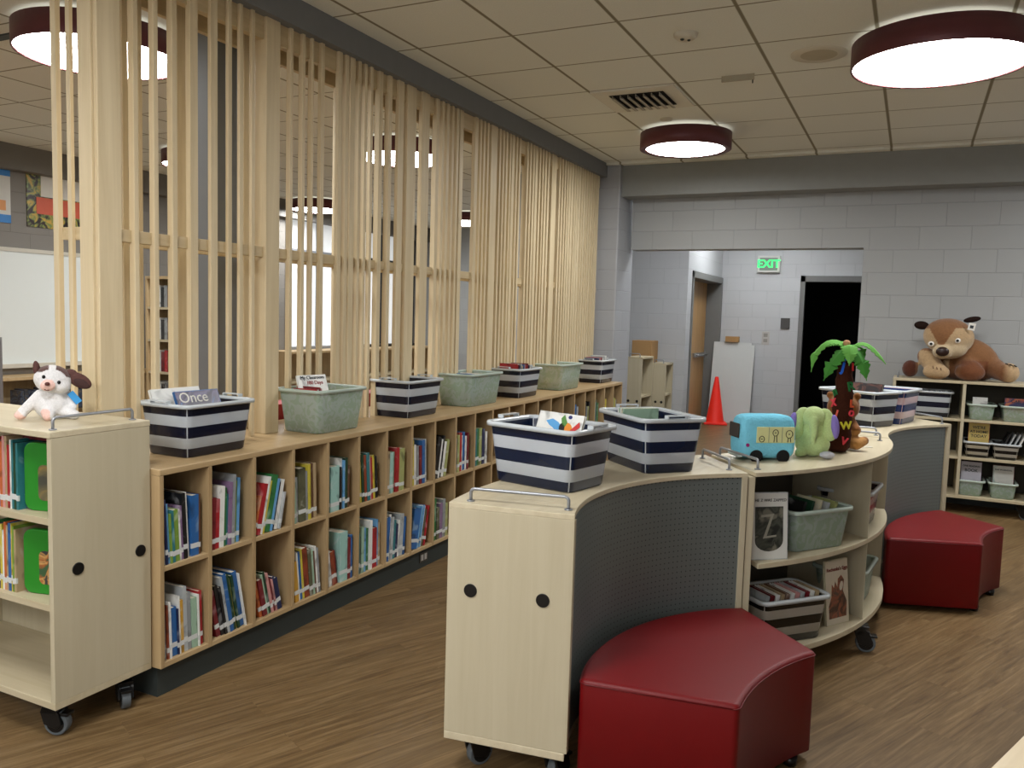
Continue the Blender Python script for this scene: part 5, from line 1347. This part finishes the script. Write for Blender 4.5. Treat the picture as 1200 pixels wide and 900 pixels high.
cl.build('claws', plain('brown_claw', rgb(96, 62, 40), 0.6), be)

# ------------------------------------------------------------------ corridor things
t = thing('traffic_cone', 'orange-red traffic cone beside the leaning white board', 'traffic cone', (-2.61, 12.46, 0), 0.3)
MB().box(-0.17, -0.17, 0, 0.17, 0.17, 0.03).build('base', M['orange'], t, bevel=0.01)
MB().lathe([(0.145, 0.03), (0.13, 0.06), (0.028, 0.70), (0.022, 0.715), (0.0001, 0.715)], 28).build('cone_body', M['orange'], t)
t = thing('white_board', 'plain white panel leaning against the corridor wall behind the cone', 'board', (-2.47, 12.72, 0.0)); t.rotation_euler = (radians(-10), 0, 0)
MB().box(-0.31, 0, 0.0, 0.315, 0.018, 1.21).box(-0.31, 0, 1.21, 0.27, 0.018, 1.25).build('panel', plain('pale_panel', rgb(190, 192, 190), 0.5, vary=0.02), t, bevel=0.002)
t = thing('cardboard_box', 'small flat cardboard box on top of the leaning white panel', 'box', (-2.50, 12.93, 1.235))
MB().box(-0.10, -0.04, 0, 0.10, 0.055, 0.085).build('box_body', M['cardboard'], t, bevel=0.003)
t = thing('wall_thermostat', 'small dark grey display plate on the corridor wall beside the dark doorway', 'wall plate', (-1.74, 13.0, 1.545))
MB().box(-0.065, -0.025, -0.08, 0.065, 0.0, 0.08).build('housing', plain('dark_plate', rgb(70, 68, 66), 0.4), t, bevel=0.004)
t = thing('light_switch', 'pale double light switch plate on the corridor wall above the white panel', 'light switch', (-2.015, 13.0, 1.31))
MB().box(-0.055, -0.012, -0.10, 0.055, 0.0, 0.10).build('plate', M['switch'], t, bevel=0.003)
MB().box(-0.03, -0.018, 0.02, 0.03, -0.011, 0.075).box(-0.03, -0.018, -0.06, 0.03, -0.011, -0.01).build('toggles', plain('switch_grey', rgb(140, 136, 130), 0.4), t)
t = thing('exit_sign', 'lit green exit sign high on the corridor wall', 'exit sign', (-2.02, 13.0, 2.43))
MB().box(-0.165, -0.06, -0.125, 0.165, 0.0, 0.125).build('housing', plain('sign_housing', rgb(196, 196, 190), 0.4), t, bevel=0.006)
MB().box(-0.13, -0.064, -0.095, 0.13, -0.059, 0.095).build('face', plain('sign_face', rgb(120, 130, 122), 0.3), t)
text('lettering', 'EXIT', 0.165, M['exit_green'], t, (0, -0.066, 0.0), (pi/2, 0, 0), 0.001, bold=0.004)
def small_cab(x0, x1, y0, y1, h, label, holes):
    t = thing('stored_cabinet', label, 'cabinet', ((x0+x1)/2, (y0+y1)/2, 0)); w = (x1-x0)/2; d = (y1-y0)/2
    MB().box(-w, -d, h-0.025, w, d, h).build('top_board', M['maple_x'], t, bevel=0.002)
    MB().box(-w, -d, 0.13, w, -d+0.022, h-0.025).box(-w, d-0.022, 0.13, w, d, h-0.025).build('end_panel', M['maple_v'], t)
    MB().box(-w, -d+0.022, 0.13, -w+0.012, d-0.022, h-0.025).build('grey_front', M['grey_sheet'], t)
    MB().box(-w, -d+0.022, 0.13, w, d-0.022, 0.15).box(-w, -d+0.022, 0.55, w-0.01, d-0.022, 0.57).build('shelf', M['maple_x'], t)
    for hx_ in holes: MB().cyl((hx_, -d+0.001, h*0.48), (hx_, -d-0.004, h*0.48), 0.017).build('cable_port_plug', M['black_plastic'], t)
    for sx in (-1, 1): caster(t, sx*(w-0.05), -d+0.06, 0.3)
    rail_handle(t, (-w+0.04, -d+0.03), (w-0.04, -d+0.03), h)
    return t
small_cab(-3.235, -3.02, 9.95, 10.45, 1.07, 'taller pale cabinet stored in the corridor at the left of the opening', (-0.055, 0.06))
small_cab(-3.06, -2.86, 10.48, 10.85, 0.98, 'shorter pale cabinet stored behind the taller one in the corridor', (-0.02, 0.06))
t = thing('cardboard_box', 'brown cardboard box standing on the stored corridor cabinets', 'box', (-3.20, 10.66, 0.0), 0)
MB().box(-0.14, -0.15, 0.0, 0.13, 0.15, 1.265).build('box_body', M['cardboard'], t, bevel=0.004)

# ------------------------------------------------------------------ the other room beyond the screen
t = thing('whiteboard', 'large whiteboard on the far left wall behind the puppy', 'whiteboard', (-8.2, 5.0, 0.91))
MB().box(0, -2.2, 0, 0.02, 1.55, 1.13).build('board', M['whiteboard'], t)
MB().box(0, -2.25, 1.13, 0.03, 1.6, 1.17).box(0, -2.25, -0.04, 0.07, 1.6, 0.0).box(0, 1.55, -0.04, 0.03, 1.6, 1.17).build('frame', plain('pale_frame', rgb(196, 192, 180), 0.4), t)
t = thing('poster', 'blue, white and orange paper poster at the far left edge of the wall', 'poster', (-8.19, 4.95, 2.32))
MB().box(-0.01, -0.3, 0, 0, 0.33, 0.54).build('sheet', plain('poster_white', rgb(206, 206, 200), 0.5), t)
for z0, z1 in ((0, 0.08), (0.46, 0.54)): MB().box(0, -0.3, z0, 0.003, 0.33, z1).build('blue_band', plain('poster_blue', rgb(50, 126, 196), 0.5), t)
MB().box(0, -0.05, 0.12, 0.003, 0.28, 0.22).build('orange_patch', plain('poster_orange', rgb(216, 150, 90), 0.5), t)
t = thing('poster', 'dark collage poster with white and orange patches beside the corner post', 'poster', (-8.19, 5.45, 2.31))
MB().box(-0.01, 0, 0, 0, 0.75, 0.57).build('sheet', mixmat('collage', [rgb(40, 30, 34), rgb(60, 44, 44), rgb(120, 140, 80), rgb(196, 160, 70)], 7, dist=2.5), t)
MB().box(0, 0.15, 0.32, 0.003, 0.6, 0.56).build('white_patch', M['white_paper'], t)
MB().box(0.0, 0.10, 0.14, 0.004, 0.7, 0.31).build('orange_patch', plain('poster_orange2', rgb(206, 96, 70), 0.5), t)
def low_case(y0, y1, h, label, shelves, books, depth=0.35, lit=None, org=None, rz=0.0):
    org = org or (-8.2, y0)
    t = thing('far_bookcase', label, 'bookcase', (org[0], org[1], 0), rz); d = depth; L = y1-y0
    MB().box(0, 0, h-0.03, d, L, h).box(0, 0, 0, d, 0.025, h-0.03).box(0, L-0.025, 0, d, L, h-0.03).box(0, 0.025, 0, 0.015, L-0.025, h-0.03).build('case', M['dark_case'], t)
    sh = MB()
    for z in shelves: sh.box(0.015, 0.025, z, d-0.01, L-0.025, z+0.025)
    sh.build('shelves', M['maple_x'], t)
    if books:
        for si, z in enumerate([s_+0.025 for s_ in shelves]):
            for k, (a, c) in enumerate(((0.04, 'gold' if si == 2 else 'silver' if si != 3 else 'white'), (0.09, 'navy'), (0.14, 'white'), (0.20, 'darkred' if si == 2 else 'black'), (0.25, 'red' if si == 2 else 'grey'), (0.30, 'brown'))):
                b_ = MB().box(0, 0, 0, 0.2, 0.046, 0.24-0.02*(k % 2)).build('book', bookmat(c), None, 0); q_ = Matrix.Rotation(rz, 3, 'Z') @ Vector((d-0.24, a, 0)); b_.location = (org[0]+q_.x, org[1]+q_.y, z+0.001); b_.rotation_euler = (0, 0, rz)
                tag(b_, '%s book, %s from left on the %s shelf up of the tall far bookcase' % (CW.get(c, c), ORD[k], ORD[si]), 'book', 'books in the far room')
    return t
low_case(6.87, 7.62, 1.865, 'tall far bookcase with books seen between slats', (0.06, 0.42, 0.78, 1.14, 1.50), True, org=(-7.74, 6.85), rz=-pi/2)
low_case(3.0, 6.82, 0.80, 'low far bookcase under the whiteboard', (0.06, 0.42), False)
low_case(8.9, 12.9, 0.95, 'long far bookcase under the windows', (0.06, 0.5), False, 0.45)
t = thing('book_row', 'dark books on the low bookcase behind the puppy', 'books', (-7.98, 5.1, 0.446))
m = MB(); y = 0
for k in range(26): w = random.uniform(0.02, 0.04); m.box(0, y, 0, 0.16, y+w, random.uniform(0.18, 0.27)); y += w+0.003
m.build('books', mixmat('dark_spines', [rgb(30, 34, 50), rgb(70, 80, 96), rgb(40, 40, 44), rgb(96, 90, 84)], 14), t); t['kind'] = 'stuff'
t = thing('metal_post', 'thin grey metal edge standing at the far left of the picture', 'post', (-4.2, 2.655, 0))
MB().box(-0.045, -0.02, 0, -0.012, 0.0, 1.36).build('upright', M['handle'], t)
t = thing('storage_box', 'red box low behind the slats, seen next to the second post', 'box', (-3.32, 3.0, 0.0))
MB().box(-0.08, 0, 0, 0.08, 1.9, 1.0).build('box_body', plain('red_box', rgb(150, 24, 28), 0.5), t)

# ------------------------------------------------------------------ table corner, bottom right
tb = thing('reading_table', 'pale maple table whose corner shows at the lower right edge', 'table', (0.45, 1.55, 0), radians(68))
MB().box(-0.62, -0.36, 0.722, 0.62, 0.304, 0.75).build('table_top', wood('table_maple', rgb(236, 220, 188), rgb(220, 200, 166), 'x', 0.3), tb, bevel=0.003)
for x in (-0.52, 0.52):
    for y in (-0.30, 0.24): MB().cyl((x, y, 0), (x, y, 0.722), 0.02, n=16).build('leg', M['chrome'], tb)

# ------------------------------------------------------------------ world and view
w = bpy.data.worlds.new('world'); bpy.context.scene.world = w; w.use_nodes = True
w.node_tree.nodes['Background'].inputs[0].default_value = (0.9, 0.9, 1, 1); w.node_tree.nodes['Background'].inputs[1].default_value = 0.02
vs = bpy.context.scene.view_settings
vs.view_transform = 'Standard'; vs.look = 'None'; vs.gamma = 1.0; vs.use_curve_mapping = False; vs.exposure = 0.15
